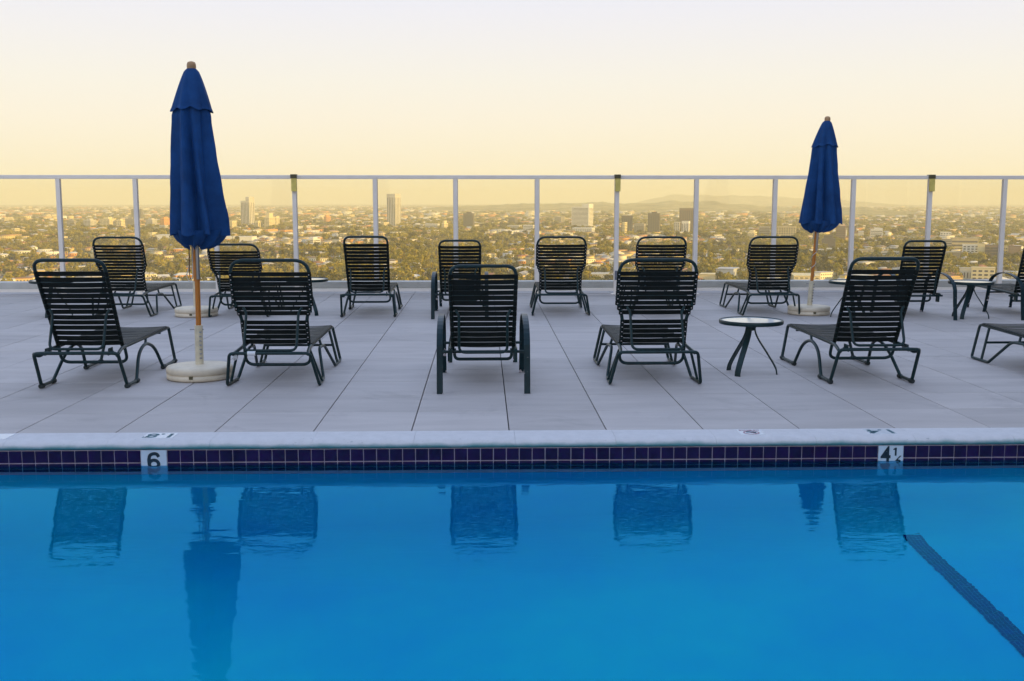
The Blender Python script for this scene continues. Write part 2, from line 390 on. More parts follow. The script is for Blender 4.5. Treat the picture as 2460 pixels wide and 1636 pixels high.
def wall_marker(k, label, parts):
    x = x6 + k * TP; cx = x + TP
    mb = MB(); mb.box(-TP + .002, TP - .002, 6.3535 - 6.36, 0, -.2095, -.0555)
    o = mb.build('depth_marker', M['marker'], bevel=.001); o.location = (cx, 6.36, 0); tag(o, label, 'depth marker')
    for txt, sz, dx, dz, bold, sx in parts:
        text_mesh(txt, sz, M['ink'], o, Matrix.Translation((dx, -.0075, dz)) @ RX @ Matrix.Diagonal((sx, 1, 1, 1)), 'numeral', bold)
    return o


six(wall_marker(0, "white wall tile reading 6 near the left end of the navy tile band", []))
m4 = wall_marker(K4, "white tile with fraction numeral 4 1/2, toward the right end of the tile band", [('4', .150, -.031, -.119, .0028, .82), ('2', .074, .050, -.172, .0018, 1)])
mb = MB(); mb.add([(.018, -.0078, -.160), (.026, -.0078, -.160), (.066, -.0078, -.118), (.056, -.0078, -.118)], [(0, 1, 2, 3)])
mb.build('fraction_bar', M['ink'], m4)
mb = MB(); mb.add([(x, -.0079, z) for x, z in ((.024, -.118), (.035, -.118), (.035, -.068), (.027, -.068), (.014, -.077), (.014, -.083), (.024, -.081))], [(0, 1, 2, 3, 4, 5, 6)]); mb.build('numeral', M['ink'], m4)


def floor_marker(px, w_, label, texts, sym=False, red=False):
    c = on_level(px, 1041, 0)
    mb = MB(); mb.box(-w_ / 2, w_ / 2, -.072, .072, -.004, .0022)
    o = mb.build('coping_marker', M['marker'], bevel=.0008); o.location = (c.x, 6.50, 0); tag(o, label, 'depth marker')
    ro = Matrix.Rotation(math.pi, 4, 'Z')
    for txt, sz, dx, dy, bold, mk in texts:
        text_mesh(txt, sz, M[mk], o, Matrix.Translation((dx, dy, .003)) @ ro, 'lettering', bold)
    if sym:
        mb = MB(); pts = [(.046 * math.cos(a), -.018 + .046 * math.sin(a), .003) for a in [2 * math.pi * i / 28 for i in range(28)]]
        mb.sweep(pts, [(.0006, -.004), (.0006, .004), (-.0006, .004), (-.0006, -.004)], closed=True, up=(0, 0, 1), smooth=False)
        mb.box(-.045, .045, -.0035, .0035, .0024, .0034, M=Matrix.Translation((0, -.018, 0)) @ Matrix.Rotation(R_(-45), 4, 'Z'))
        mb.build('no_diving_ring', M['ink_red'], o)
        mb = MB(); mb.sweep([(.026, -.030, .0028), (.008, -.014, .0028), (-.012, -.004, .0028), (-.028, -.006, .0028)], .0042)
        mb.sweep([(.008, -.014, .0028), (.016, .004, .0028)], .003)
        mb.lathe((.024, -.008, .0028), [(0, .001), (.007, .0008), (.007, 0)], 10)
        mb.build('diver_symbol', M['ink_green'], o)
    return o


floor_marker(392, .19, 'white coping tile with upside-down 1.8 M above the 6 tile', [('1.8', .150, .012, 0, .002, 'ink_green'), ('M', .035, -.078, -.045, .0005, 'ink_green')])
floor_marker(2121, .17, 'white coping tile with upside-down 1.4 M near the 4 1/2 tile', [('1.4', .150, .010, 0, .002, 'ink_green'), ('M', .03, -.07, -.045, .0005, 'ink_green')])
floor_marker(1806, .15, 'white coping tile with red no diving symbol', [('NO DIVING', .024, 0, .052, .0004, 'ink_red')], sym=True)
floor_marker(10, .16, 'blank white coping tile cut by the left edge of the photo', [])

# lane line on the pool floor: five columns of small mosaic tiles on a strip of grout
M['lane_grout'] = mat('blue grey grout', (.10, .22, .50), .8, spec=.1); M['lane_tile'] = mat('navy mosaic tile', (.03, .001, .15), .5, 0, .5, 20, spec=.1)
ln = MB(); YE = 6.13; ys = [1.2 + (YE - 1.2) * i / 60 for i in range(61)]; LX0, LX1 = 2.493, 2.595
vs = [(x, y, floor_z(x, y) + .008) for y in ys for x in (LX0, LX1)]
ln.add(vs, [(2 * i, 2 * i + 1, 2 * i + 3, 2 * i + 2) for i in range(60)])
P_ = (LX1 - LX0) / 5; ny = int((YE - 1.2) / P_)
for i in range(ny):
    for k in range(5):
        x0, x1 = LX0 + P_ * k + .0011, LX0 + P_ * (k + 1) - .0011; y0, y1 = YE - P_ * (i + 1) + .0011, YE - P_ * i - .0011
        ln.add([(x0, y0, floor_z(x0, y0) + .012), (x1, y0, floor_z(x1, y0) + .012), (x1, y1, floor_z(x1, y1) + .012), (x0, y1, floor_z(x0, y1) + .012)], [(0, 1, 2, 3)], 1)
o = ln.build('lane_line', [M['lane_grout'], M['lane_tile']])
tag(o, 'navy mosaic lane line on the pool floor', 'lane line', kind='structure')
st = MB(); st.box(-13, 11.5, 16.451, 16.499, -.03, -.006); tag(st.build('drain_slot', M['flow_slot']), kind='structure')

# ------------------------------------------------------------------ glass fence
FY = 16.35
fence = empty('glass_fence', (1.5, FY, 0)); tag(fence, 'long white framed glass windscreen fence at the deck edge', 'fence')
def post_x(px, py=560):
    r = CF + CR * ((px - 1230) / FPX) - CU * ((py - 818) / FPX); return (r * (FY / r.y)).x - 1.5
pxs = [-40, 146, 330, 520, 710, 903, 1095, 1290, 1481, 1671, 1859, 2046, 2229, 2407, 2590]
PXW = [post_x(p) for p in pxs]
tall = {4, 8, 12}
RT = 1.795
for i, x in enumerate(PXW):
    mb = MB(); hw = .031; y0 = 0
    mb.box(x - hw, x + hw, y0 - .03, y0 + .03, .008, RT - .058); 
    mb.box(x - hw - .006, x - hw, y0 + .004, y0 + .022, .09, RT - .060); mb.box(x + hw, x + hw + .006, y0 + .004, y0 + .022, .09, RT - .060)
    p = mb.build('post', M['post'], fence, bevel=.004)
    mb = MB(); mb.box(x - .07, x + .07, -.07, .07, .001, .009); mb.build('base_plate', M['post'], p)
    if i in tall:
        mb = MB(); mb.box(x - .034 + .0, x + .044, -.075, -.032, 1.555, RT - .048); q = mb.build('bracket', M['fit_yel'], fence, bevel=.004)
        mb = MB(); mb.box(x - .044, x + .046, -.080, .04, RT - .046, RT + .012); mb.build('bracket_cap', M['fit_dark'], q, bevel=.003)
    if i in (8,):
        mb = MB(); mb.box(x - .022, x + .022, -.040, -.0305, .22, .36); mb.build('cover_plate', M['grey_plate'], p)
mb = MB(); mb.box(PXW[0], PXW[-1], -.032, .032, RT - .056, RT); mb.build('top_rail', M['post'], fence, bevel=.006)
mb = MB()
mb.box(PXW[0], PXW[-1], .0, .026, .05, .092); mb.build('bottom_rail', M['post'], fence)
for i in range(len(PXW) - 1):
    mb = MB(); mb.box(PXW[i] + .036, PXW[i + 1] - .036, .009, .017, .095, RT - .059); mb.build('glass_pane', M['glass'], fence)

# ------------------------------------------------------------------ loungers
def strap(mb, hw, u, c, wd, nrm, th=.0028, sag=.006, mi=0):
    """a vinyl band across the frame: c centre (y, z), u direction of its width (y, z), nrm its normal (y, z)"""
    n = 8; vs = []; fs = []
    for i in range(n + 1):
        t = -1 + 2 * i / n; x = t * hw; s = -sag * (1 - t * t) * 1.0
        for a in (-.5, .5):
            for b in (0, 1):
                y = c[0] + u[0] * a * wd + nrm[0] * (s + b * th); z = c[1] + u[1] * a * wd + nrm[1] * (s + b * th); vs.append((x, y, z))
    for i in range(n):
        a = i * 4; b = a + 4
        fs += [(a, a + 1, b + 1, b), (a + 1, a + 3, b + 3, b + 1), (a + 3, a + 2, b + 2, b + 3), (a + 2, a, b, b + 2)]
    mb.add(vs, fs, mi, False)


def collar(mb, p, d, ln_, r=.0165):
    p = Vector(p); d = Vector(d).normalized(); mb.sweep([p - d * ln_ / 2, p + d * ln_ / 2], [(r * math.cos(a), r * math.sin(a)) for a in [i * math.pi / 4 for i in range(8)]], smooth=True)


def backrest(t, kind, L_, ang, hz, rivets=False, gaps=(), nstrap=15):
    a = R_(ang); u = (-math.sin(a), math.cos(a)); nr = (-math.cos(a), -math.sin(a))   # nr faces the rear
    P = lambda x, s, o=0: (x, u[0] * s + nr[0] * o, hz + u[1] * s + nr[1] * o)
    if kind == 'S':
        pts = [P(-.25, -.01), P(-.25, .33 * L_), P(-.298, .50 * L_), P(-.298, L_), P(.298, L_), P(.298, .50 * L_), P(.25, .33 * L_), P(.25, -.01)]
        rad = [0, .06, .06, .115, .115, .06, .06, 0]
        hw = lambda s: .25 if s < .33 * L_ else (.298 if s > .50 * L_ else .25 + .048 * (s - .33 * L_) / (.17 * L_))
    else:
        w0, w1 = (.245, .26) if kind == 'W' else (.235, .25)
        pts = [P(-w0, -.01), P(-w1, L_), P(w1, L_), P(w0, -.01)]; rad = [0, .085, .085, 0]
        hw = lambda s: w0 + (w1 - w0) * s / L_
    mb = MB(); mb.sweep(fillet(pts, rad, 7), .0135); mb.build('backrest_frame', M['tube'], t)
    mb = MB(); top = L_ - (.105 if kind != 'A' else .075); pitch = top / nstrap; wd = pitch * .83
    for i in range(nstrap):
        if i in gaps: continue
        s = pitch * (i + .5) + .012
        strap(mb, hw(s) - .002, u, (u[0] * s - nr[0] * .0, hz + u[1] * s), wd * rnd.uniform(.97, 1.03), nr, sag=-.004 + rnd.uniform(-.004, .006))
        for sx in (-1, 1):
            collar(mb, P(sx * hw(s), s), (0, u[0], u[1]), wd)
    # lower sagging strap edge
    if rivets:
        for i in range(nstrap):
            if i in gaps: continue
            s = pitch * (i + .5) + .012
            for sx in (-1, 1):
                c = Vector(P(sx * hw(s), s, .0165)); mb.lathe(c, [(0, -.005), (.0045, -.003), (.0055, 0), (.0045, .003), (0, .005)], 8, mi=1)
    mb.build('backrest', [M['strap'], M['rivet']], t)
    return P


def seat(t, L0, L1, z0, z1, hw):
    n = 22; mb = MB(); pitch = (L1 - L0) / n
    for i in range(n):
        y = L0 + pitch * (i + .5); z = z0 + (z1 - z0) * (y - L0) / (L1 - L0)
        strap(mb, hw, (1, 0), (y, z + .013), pitch * .86, (0, 1), sag=.012 + rnd.uniform(-.003, .003))
        for sx in (-1, 1): collar(mb, (sx * hw, y, z), (0, 1, 0), pitch * .86)
    mb.build('seat', M['strap'], t)


def shoe(t, p, d, r=.0185, ln_=.05):
    mb = MB(); p = Vector(p); d = Vector(d).normalized(); mb.sweep([p - d * ln_ / 2, p + d * ln_ / 2], r); o = mb.build('rubber_foot', M['rubber'], t); return o


def support(t, P, sback, y1, z1, hw=.20, ratchet=True):
    a = P(hw, sback, .0); a2 = P(hw, sback - .06, .05)
    pts = [P(hw + .025, sback, .018), P(hw, sback - .03, .045), (hw, y1, z1 + .02), (-hw, y1, z1 + .02), P(-hw, sback - .03, .045), P(-hw - .025, sback, .018)]
    mb = MB(); mb.sweep(fillet(pts, [0, .03, .05, .05, .03, 0], 5), .0105); mb.build('back_support', M['tube'], t)
    if ratchet:
        for sx in (-1, 1):
            mb = MB(); x = sx * (hw + .035); n = 4; y = y1 + .015; yy = y1 + .10
            for k in range(n): mb.box(x - .004, x + .004, y + k * .024, y + k * .024 + .014, z1 - .012, z1 + .022)
            mb.box(x - .0045, x + .0045, y - .015, y + n * .024 + .01, z1 - .03, z1 - .010); mb.build('ratchet', M['tube'], t)


def ubar(t, y, z0, z1, hw, dy=0):
    mb = MB(); mb.sweep(fillet([(-hw, y, z0), (-hw, y + dy, z1), (hw, y + dy, z1), (hw, y, z0)], .11, 8), .0125); mb.build('cross_brace', M['tube'], t)


def bars(t, lst):
    for hw, y, z, r_ in lst:
        mb = MB(); mb.sweep([(-hw, y, z), (hw, y, z)], r_); mb.build('cross_bar', M['tube'], t)


def lounger_W():
    t = empty('strap_lounger'); hz = .30
    P = backrest(t, 'W', .785, 28.5, hz, gaps=(), nstrap=14)
    seat(t, .02, 1.10, .30, .315, .262)
    for sx in (-1, 1):
        x = sx * .30; xf = sx * .325; xr = sx * .265
        rail = [(xr, 1.13, .31), (xr, .1, .302), (xr, -.08, .297), (sx * .29, -.27, .262), (sx * .315, -.31, .285)]
        mb = MB(); mb.sweep(fillet(rail, .05, 4), .0135)
        pts = [(xr, 1.10, .312), (xr, 1.165, .31), (xf, 1.12, .02), (xf, .76, .02), (sx * .30, .62, .215), (sx * .285, .44, .272), (sx * .29, .24, .215), (xf, .05, .02), (xf, -.17, .02), (sx * .312, -.315, .288), (sx * .25, -.325, .292)]
        rad = [0, .05, .03, .03, .1, .16, .1, .03, .03, .045, 0]
        mb.sweep(fillet(pts, rad, 7), .0135); mb.sweep([(xr, .52, .302), (sx * .285, .44, .262)], .011)
        mb.build('side_frame', M['tube'], t)
        for y, d in ((1.11, 1), (.77, 1), (.06, 1), (-.165, 1)): shoe(t, (xf, y, .019), (0, 1, 0))
    bars(t, [(.255, -.325, .292, .0135), (.265, .93, .290, .010)])
    support(t, P, .36, -.30, .300, .20); ubar(t, .02, .29, .165, .255, .06)
    return t


def lounger_S(gaps=(5,), rivets=True, ang=19):
    t = empty('strap_lounger'); hz = .30
    P = backrest(t, 'S', .715, ang, hz, rivets=rivets, gaps=gaps, nstrap=15)
    seat(t, .02, 1.08, .295, .315, .262)
    for sx in (-1, 1):
        xr = sx * .265; xf = sx * .355; xg = sx * .335
        mb = MB(); mb.sweep(fillet([(xr, 1.10, .31), (xr, .1, .295), (xr, -.08, .285), (sx * .285, -.26, .262)], .05, 4), .0135)
        pts = [(xr, 1.07, .314), (sx * .27, 1.125, .31), (xg, 1.12, .014), (xg, .76, .014), (sx * .285, .24, .235), (sx * .285, .15, .235), (xf, .08, .014), (xf, -.18, .014), (sx * .30, -.29, .272), (sx * .24, -.295, .274)]
        # the front loop drops to the floor, rises to the middle and drops again
        pts = [(xr, 1.07, .314), (sx * .27, 1.13, .305), (xg, 1.12, .014), (xg, .80, .014), (sx * .29, .50, .232), (sx * .285, .28, .240), (xf - sx * .015, .12, .014), (xf, -.18, .014), (sx * .305, -.29, .272), (sx * .24, -.295, .274)]
        mb.sweep(fillet(pts, [0, .03, .025, .025, .06, .05, .025, .025, .04, 0], 6), .0125)
        mb.sweep([(sx * .28, -.12, .270), (xf, -.05, .02)], .0105); mb.sweep([(xr, .96, .30), (xg, .93, .02)], .0115)
        mb.sweep([(xr, .40, .298), (sx * .288, .38, .236)], .011)
        mb.build('side_frame', M['tube'], t)
    bars(t, [(.245, -.295, .274, .0125), (.30, .945, .17, .0105), (.28, -.20, .262, .009)])
    support(t, P, .33, -.27, .272, .20, ratchet=False); ubar(t, .0, .28, .135, .255, .05)
    return t


def lounger_A():
    t = empty('strap_lounger'); hz = .285
    P = backrest(t, 'A', .695, 20, hz, nstrap=14)
    seat(t, .02, 1.10, .285, .31, .245)
    prof = [(-.023, -.006), (.023, -.006), (.023, .006), (-.023, .006)]
    for sx in (-1, 1):
        xr = sx * .25; x = sx * .325
        mb = MB(); mb.sweep(fillet([(xr, 1.12, .308), (xr, -.12, .285)], .05, 4), .0135)
        mb.box(sx * .25 - .012, sx * .25 + .012, -.09, -.03, .19, .30); mb.build('side_rail', M['tube'], t)
        mb = MB(); pts = [(x, -.42 + 0, .0), (x, -.385, .20)]
        n = 18
        for i in range(n + 1):
            a = math.pi * (1 - i / n); ca, sa = math.cos(a), math.sin(a)
            pts.append((x, .08 + .455 * ca * (1 if ca < 0 else .92), .30 + .235 * max(0, sa) ** .8))
        pts += [(x, .53, .18), (x, .585, 0)]
        mb.sweep(pts, prof, up=(0, 0, 1) if 0 else None, smooth=False)
        mb.build('armrest', M['armband'], t, bevel=.002)
        mb = MB(); mb.sweep([(sx * .255, 1.06, .30), (sx * .275, 1.09, .20), (sx * .29, 1.13, .08), (sx * .29, 1.15, 0)], [(-.019, -.006), (.019, -.006), (.019, .006), (-.019, .006)], smooth=False)
        mb.build('leg', M['armband'], t, bevel=.002)
    bars(t, [(.322, -.03, .262, .0115), (.322, .50, .262, .0115), (.25, 1.12, .308, .0125)])
    support(t, P, .34, -.10, .245, .185, ratchet=False); ubar(t, .10, .27, .185, .225, .0)
    return t


g1 = 'strap loungers standing in two rows on the terrace'
PW, PS, PA = lounger_W(), lounger_S(), lounger_A()
PS2 = lounger_S(gaps=(), rivets=True); PS3 = lounger_S(ang=33)
used = set()
def place(proto, rear_mid, rz, label, dy):
    o = proto if proto.name not in used else copy_tree(proto)
    used.add(proto.name)
    o.location = (rear_mid[0], rear_mid[1] + dy, 0); o.rotation_euler = (0, 0, R_(rz)); tag(o, label, 'sun lounger', g1); return o


DW, DS, DA = .175, .18, .42
place(PW, (-3.05, 8.20), 0, 'near row lounger with low reclined back, left of the round umbrella base', DW)
F2 = place(PS, (-1.62, 8.25), -.5, 'near row lounger with white tape on its frame and gap between straps', DS)
place(PA, (.0, 7.88), .3, 'near row lounger with tall flat hoop arms and chipped paint', DA)
place(PS, (1.34, 8.24), .5, 'near row lounger left of the glass side table', DS)
place(PW, (3.04, 8.25), 1.0, 'near row lounger with round arched frame, right of the glass side table', DW)
place(PS, (4.78, 8.26), .5, 'near row lounger cut off by the right edge, only its foot end visible', DS)
place(PS2, (-4.44, 13.30), -1.5, 'far row lounger leftmost, behind the near arched frame lounger', DS)
place(PS3, (-3.00, 13.20), .5, 'far row lounger behind the near taped lounger, right of the umbrella', DS)
place(PW, (-1.41, 13.18), .8, 'far row lounger with narrow reclined back, under the third post from the umbrella', DW)
place(PA, (-.28, 12.93), 0, 'far row lounger with hoop arms, partly behind the near hoop arm lounger', DA)
place(PS2, (.97, 13.28), -.5, 'far row lounger standing alone in the middle gap', DS)
place(PS2, (2.19, 13.20), .8, 'far row lounger half hidden behind the near lounger by the table', DS)
place(PS2, (3.58, 13.22), 1.0, 'far row lounger just left of the right umbrella base', DS)
place(PA, (5.32, 12.64), .0, 'far row hoop arm lounger between the two right side tables', DA)
place(PA, (6.78, 12.62), .0, 'far row hoop arm lounger cut off by the right edge', DA)
mb = MB(); mb.sweep([(-.165, -.295, .274), (-.105, -.295, .274)], .017); mb.lathe((-.285, -.20, .235), [(0, -.03), (.018, -.02), (.022, 0), (.016, .02), (0, .03)], 10)
mb.build('tape_wrap', M['white_tape'], F2)

# ------------------------------------------------------------------ side tables
def side_table():
    t = empty('side_table')
    mb = MB(); mb.lathe((0, 0, 0), [(.232, .437), (.232, .418), (.258, .416), (.262, .42), (.262, .444), (.258, .449), (.246, .449), (.240, .441), (.232, .437)], 48); mb.build('rim', M['tube'], t)
    mb = MB(); mb.lathe((0, 0, 0), [(0, .443), (.244, .443)], 48, smooth=False); mb.lathe((0, 0, 0), [(0, .434), (.236, .434)], 48, smooth=False); mb.build('glass_top', M['tableglass'], t)
    for a in (-22, 224, 122):
        a = R_(a); d = Vector((math.cos(a), math.sin(a), 0))
        pts = [d * .035 + Vector((0, 0, .43)), d * .03 + Vector((0, 0, .36)), d * .06 + Vector((0, 0, .29)), d * .12 + Vector((0, 0, .20)), d * .19 + Vector((0, 0, .09)), d * .215 + Vector((0, 0, .04)), d * .22 + Vector((0, 0, 0))]
        mb = MB(); mb.sweep(fillet(pts, .04, 3), [(-.006, -.024), (.006, -.024), (.006, .024), (-.006, .024)], smooth=False, up=tuple(d)); mb.build('leg', M['tube'], t, bevel=.002)
    mb = MB(); mb.lathe((0, 0, 0), [(0, .415), (.05, .415), (.05, .40), (.03, .36), (.0, .355)], 16); mb.build('hub', M['tube'], t)
    return t


T0 = side_table()
g2 = 'round glass side tables beside the loungers'
tabs = [((1804.5, 768.5), 'round glass side table in the near row, right of centre', 6), ((737.7, 670), 'round side table mostly hidden behind the near taped lounger', -30), ((124, 673), 'round side table behind the near leftmost lounger', 150),
        ((2044, 675), 'round side table in the far row right of the right umbrella', 40), ((2333, 676), 'round side table between the two far hoop arm loungers', 0)]
for i, ((px, py), lb, rz) in enumerate(tabs):
    o = T0 if i == 0 else copy_tree(T0); p = on_level(px, py, .446); o.location = (p.x, p.y, 0); o.rotation_euler = (0, 0, R_(rz)); tag(o, lb, 'side table', g2)


# ------------------------------------------------------------------ folded umbrellas
def umbrella(loc, lean, seed, label, prof, flap, ztop, slv, rope, shift=.0):
    r = random.Random(seed); t = empty('folded_umbrella', loc); tag(t, label, 'umbrella', 'folded blue umbrellas')
    mb = MB(); mb.lathe((0, 0, 0), [(0, .002), (.245, .002), (.258, .012), (.258, .042), (.250, .047), (.250, .051), (.260, .056), (.260, .09), (.250, .104), (.20, .110), (.04, .114), (0, .114)], 56)
    bs = mb.build('base', M['base'], t)
    mb = MB(); mb.box(-.018, .012, -.262, -.24, .028, .050); mb.build('drain_plug', M['fit_dark'], bs)
    ln_ = lambda z: lean * z
    X = lambda z: (lean * z, 0)
    mb = MB(); mb.sweep([(ln_(.10), 0, .10), (ln_(slv), 0, slv)], .033)
    sl = mb.build('pole_sleeve', M['sleeve'], t)
    mb = MB()
    for k in range(7): z = .16 + k * .035; mb.box(ln_(z) + .012, ln_(z) + .030, -.0345, -.030, z, z + .012)
    mb.sweep([(ln_(slv - .035) - .07, 0, slv - .035), (ln_(slv - .035) + .04, 0, slv - .035)], .005); mb.build('locking_pin', M['steel'], sl)
    mb = MB(); mb.sweep([(ln_(slv), 0, slv), (ln_(ztop - .1), 0, ztop - .1)], .0215); po = mb.build('pole', M['wood'], t)
    mb = MB(); mb.sweep([(ln_(.84) + .012, -.018, .80), (ln_(1.1) + .01, -.018, 1.14)], .016); mb.sweep([(ln_(.84) - .03, -.01, .94), (ln_(1.1) - .03, -.01, 1.14)], .007); mb.build('slider', M['steel'], po)
    # canopy: eight gathered gores
    K = 128; ph = r.uniform(0, 6.28)
    def ring(z, R, amp, tw, cx, cy=0):
        out = []
        for i in range(K):
            a = 2 * math.pi * i / K
            g = 8 * (a + tw) + ph
            fold = 1.7 * abs(math.cos(g / 2 + .25 * math.sin(g))) ** .8 - 1.05
            f = 1 - amp * 1.9 * (.35 - fold / 1.7) + amp * .45 * math.cos(3 * a + ph * 2 + 2.2 * z) + amp * .3 * math.cos(13 * a + 5 * z + ph)
            out.append((lean * z + cx + R * f * math.cos(a), cy + R * f * math.sin(a) * .92, z))
        return out
    nz = 44; zs = [prof[0][0] + (prof[-1][0] - prof[0][0]) * i / nz for i in range(nz + 1)]
    def interp(z, j):
        for q in range(len(prof) - 1):
            if prof[q][0] <= z <= prof[q + 1][0]:
                u = (z - prof[q][0]) / (prof[q + 1][0] - prof[q][0]); u = u * u * (3 - 2 * u) * .5 + u * .5
                return prof[q][j] * (1 - u) + prof[q + 1][j] * u
        return prof[-1][j]
    vs = []
    for z in zs: vs += ring(z, interp(z, 1), interp(z, 3), .20 * (z - 1.1), interp(z, 2))
    # ragged lower hem
    for i in range(K):
        x, y, z = vs[i]; vs[i] = (x, y, z - .012 * math.cos(8 * 2 * math.pi * i / K + ph) + .008 * math.sin(5 * 2 * math.pi * i / K))
    fs = [(j * K + i, j * K + (i + 1) % K, (j + 1) * K + (i + 1) % K, (j + 1) * K + i) for j in range(nz) for i in range(K)]
    mb = MB(); mb.add(vs, fs, 0, True)
    cn = mb.build('canopy', M['cloth'], t)
    mb = MB(); hz = prof[0][0]; vs = []
    for j in range(9):
        u = j / 8; z = hz + .03 - (.155 - .02 * u) * (1 - (1 - u) ** 1.6); R = prof[0][1] * (.93 - .60 * u ** 1.4)
        q = ring(z, R, .10 + .10 * u, .3, prof[0][2] * (1 - u))
        vs += [(x, y, zz + .016 * u * math.cos(7 * 2 * math.pi * i / K + ph) + .010 * u * math.sin(13 * 2 * math.pi * i / K)) for i, (x, y, zz) in enumerate(q)]
    mb.add(vs, [(j * K + i, j * K + (i + 1) % K, (j + 1) * K + (i + 1) % K, (j + 1) * K + i) for j in range(8) for i in range(K)], 0, True)
    mb.build('gathered_hem', M['cloth'], cn)
    vs = []; FZ = 14
    for j in range(FZ + 1):
        u = j / FZ; z = flap[0] + (ztop - .055 - flap[0]) * u
        R = flap[1] * (1 - u) ** .85 + .044 * u if u < .97 else .036
        vs += ring(z, R + (.008 if j == 0 else 0), .09 * (1 - u * .8), .2 * (z - 1.1), 0)
    for i in range(K):
        x, y, z = vs[i]; vs[i] = (x, y, z - .010 * math.cos(8 * 2 * math.pi * i / K + ph + .6) - .012 * math.cos(2 * math.pi * i / K * 2))
    mb = MB(); mb.add(vs, [(j * K + i, j * K + (i + 1) % K, (j + 1) * K + (i + 1) % K, (j + 1) * K + i) for j in range(FZ) for i in range(K)], 0, True)
    mb.build('vent_flap', M['cloth'], cn)
    mb = MB(); mb.lathe((lean * ztop, 0, ztop), [(.030, -.065), (.036, -.045), (.035, -.022), (.028, -.006), (.014, 0), (0, .002)], 20); mb.build('finial', M['wood_tip'], t)
    if rope == 'wound':
        pts = []
        for i in range(90):
            z = .47 + .33 * i / 89; a = i * .15 - 1; rr = .026; pts.append((lean * z + rr * math.cos(a), rr * math.sin(a), z))
        pts += [(lean * .5 - .02, -.03, .40), (lean * .5 - .05, -.03, .25), (lean * .5 - .06, -.02, .16)][::1] if 0 else []
        mb = MB(); mb.sweep(pts, .0045); mb.sweep([(lean * .47 - .03, -.015, .47), (-.03, -.04, .36), (-.055, -.04, .24), (-.075, -.02, .14)], .002); mb.build('rope', M['rope'], t)
    if rope == 'hanging':
        mb = MB(); mb.sweep(fillet([(lean - .055, -.02, 1.10), (lean - .052, -.02, .96), (lean - .058, -.02, .86), (lean - .05, -.02, .80)], .04), [(-.002, -.008), (.002, -.008), (.002, .008), (-.002, .008)], smooth=False); mb.build('tie_strap', M['strapbrown'], t)
        mb = MB(); mb.sweep(fillet([(lean - .058, -.02, .90), (lean - .085, -.02, .82), (lean - .05, -.02, .775), (lean - .03, -.02, .82), (lean - .03, -.01, 1.1)], .05), .0035); mb.build('rope', M['rope'], t)
    return t


pr1 = [(1.165, .236, .026, .22), (1.26, .226, .026, .24), (1.5, .192, .014, .25), (1.80, .166, .004, .22), (2.08, .150, .0, .14), (2.2, .120, .0, .08)]
p = on_level(480, 893, .05)
umbrella((p.x, p.y, 0), .010, 4, 'tall folded blue umbrella in white round base in the near row', pr1, (2.125, .158), 2.50, .43, 'hanging')
pr2 = [(1.145, .262, .032, .22), (1.25, .248, .030, .24), (1.5, .214, .020, .25), (1.80, .176, .008, .22), (2.05, .154, .0, .12), (2.2, .120, .0, .08)]
p = on_level(1943, 745, .05)
umbrella((p.x, p.y, 0), .060, 11, 'folded blue umbrella leaning right, between two far row loungers', pr2, (2.085, .160), 2.45, .42, 'wound')
pr3 = [(1.19, .185, .0, .12), (1.5, .165, .0, .12), (2.0, .15, .0, .10), (2.15, .12, .0, .08)]
p = on_level(472, 749, .05)
umbrella((p.x, p.y, 0), .0, 21, 'folded umbrella whose white base shows behind the near umbrella pole', pr3, (2.02, .17), 2.36, .43, '')

# ------------------------------------------------------------------ building added beside the deck, outside the frame, sized to shade it
pb = empty('shade_building', (18.5, 2, 0)); tag(pb, 'added building out of view on the right that shades the deck', 'building')
mb = MB(); mb.box(-4, 4, -18, 18, -.3, 11.0); mb.build('wall', M['plaster_wall'], pb)
mb = MB(); mb.box(-4.3, 4.3, -18.3, 18.3, 11.0, 11.3); mb.build('roof', M['plaster_wall'], pb)
for k in range(9):
    mb = MB(); y = -16 + k * 4; mb.box(-4.04, -4.003, y, y + 2.2, .1, 2.4); f_ = mb.build('window', M['post'], pb)
    mb = MB(); mb.box(-4.05, -4.043, y + .08, y + 2.12, .18, 2.32); mb.build('pane', M['grey_plate'], f_)
# ==================================================================== the city far below
def city_mat(name, base, rough=.85, attr=True, win=None, spec=.3):
    m = bpy.data.materials.new(name); m.use_nodes = True; nt = m.node_tree; N = nt.nodes; L = nt.links; b = N['Principled BSDF']
    b.inputs['Roughness'].default_value = rough; b.inputs['Specular IOR Level'].default_value = spec
    at = N.new('ShaderNodeAttribute'); at.attribute_name = 'tint'; oi = N.new('ShaderNodeObjectInfo')
    ad = N.new('ShaderNodeMath'); ad.operation = 'ADD'; L.new(at.outputs['Fac'], ad.inputs[0]); L.new(oi.outputs['Random'], ad.inputs[1])
    fr = N.new('ShaderNodeMath'); fr.operation = 'FRACT'; L.new(ad.outputs[0], fr.inputs[0])
    rp = N.new('ShaderNodeValToRGB'); cr = rp.color_ramp; cr.interpolation = 'CONSTANT' if len(base) > 3 else 'LINEAR'
    n = len(base); cr.elements[0].position = 0; cr.elements[0].color = (*base[0], 1); cr.elements[1].position = (n - 1) / n if n > 3 else 1; cr.elements[1].color = (*base[-1], 1)
    for i in range(1, n - 1): e = cr.elements.new(i / n if n > 3 else i / (n - 1)); e.color = (*base[i], 1)
    L.new(fr.outputs[0], rp.inputs[0]); L.new(rp.outputs[0], b.inputs['Base Color']); return m


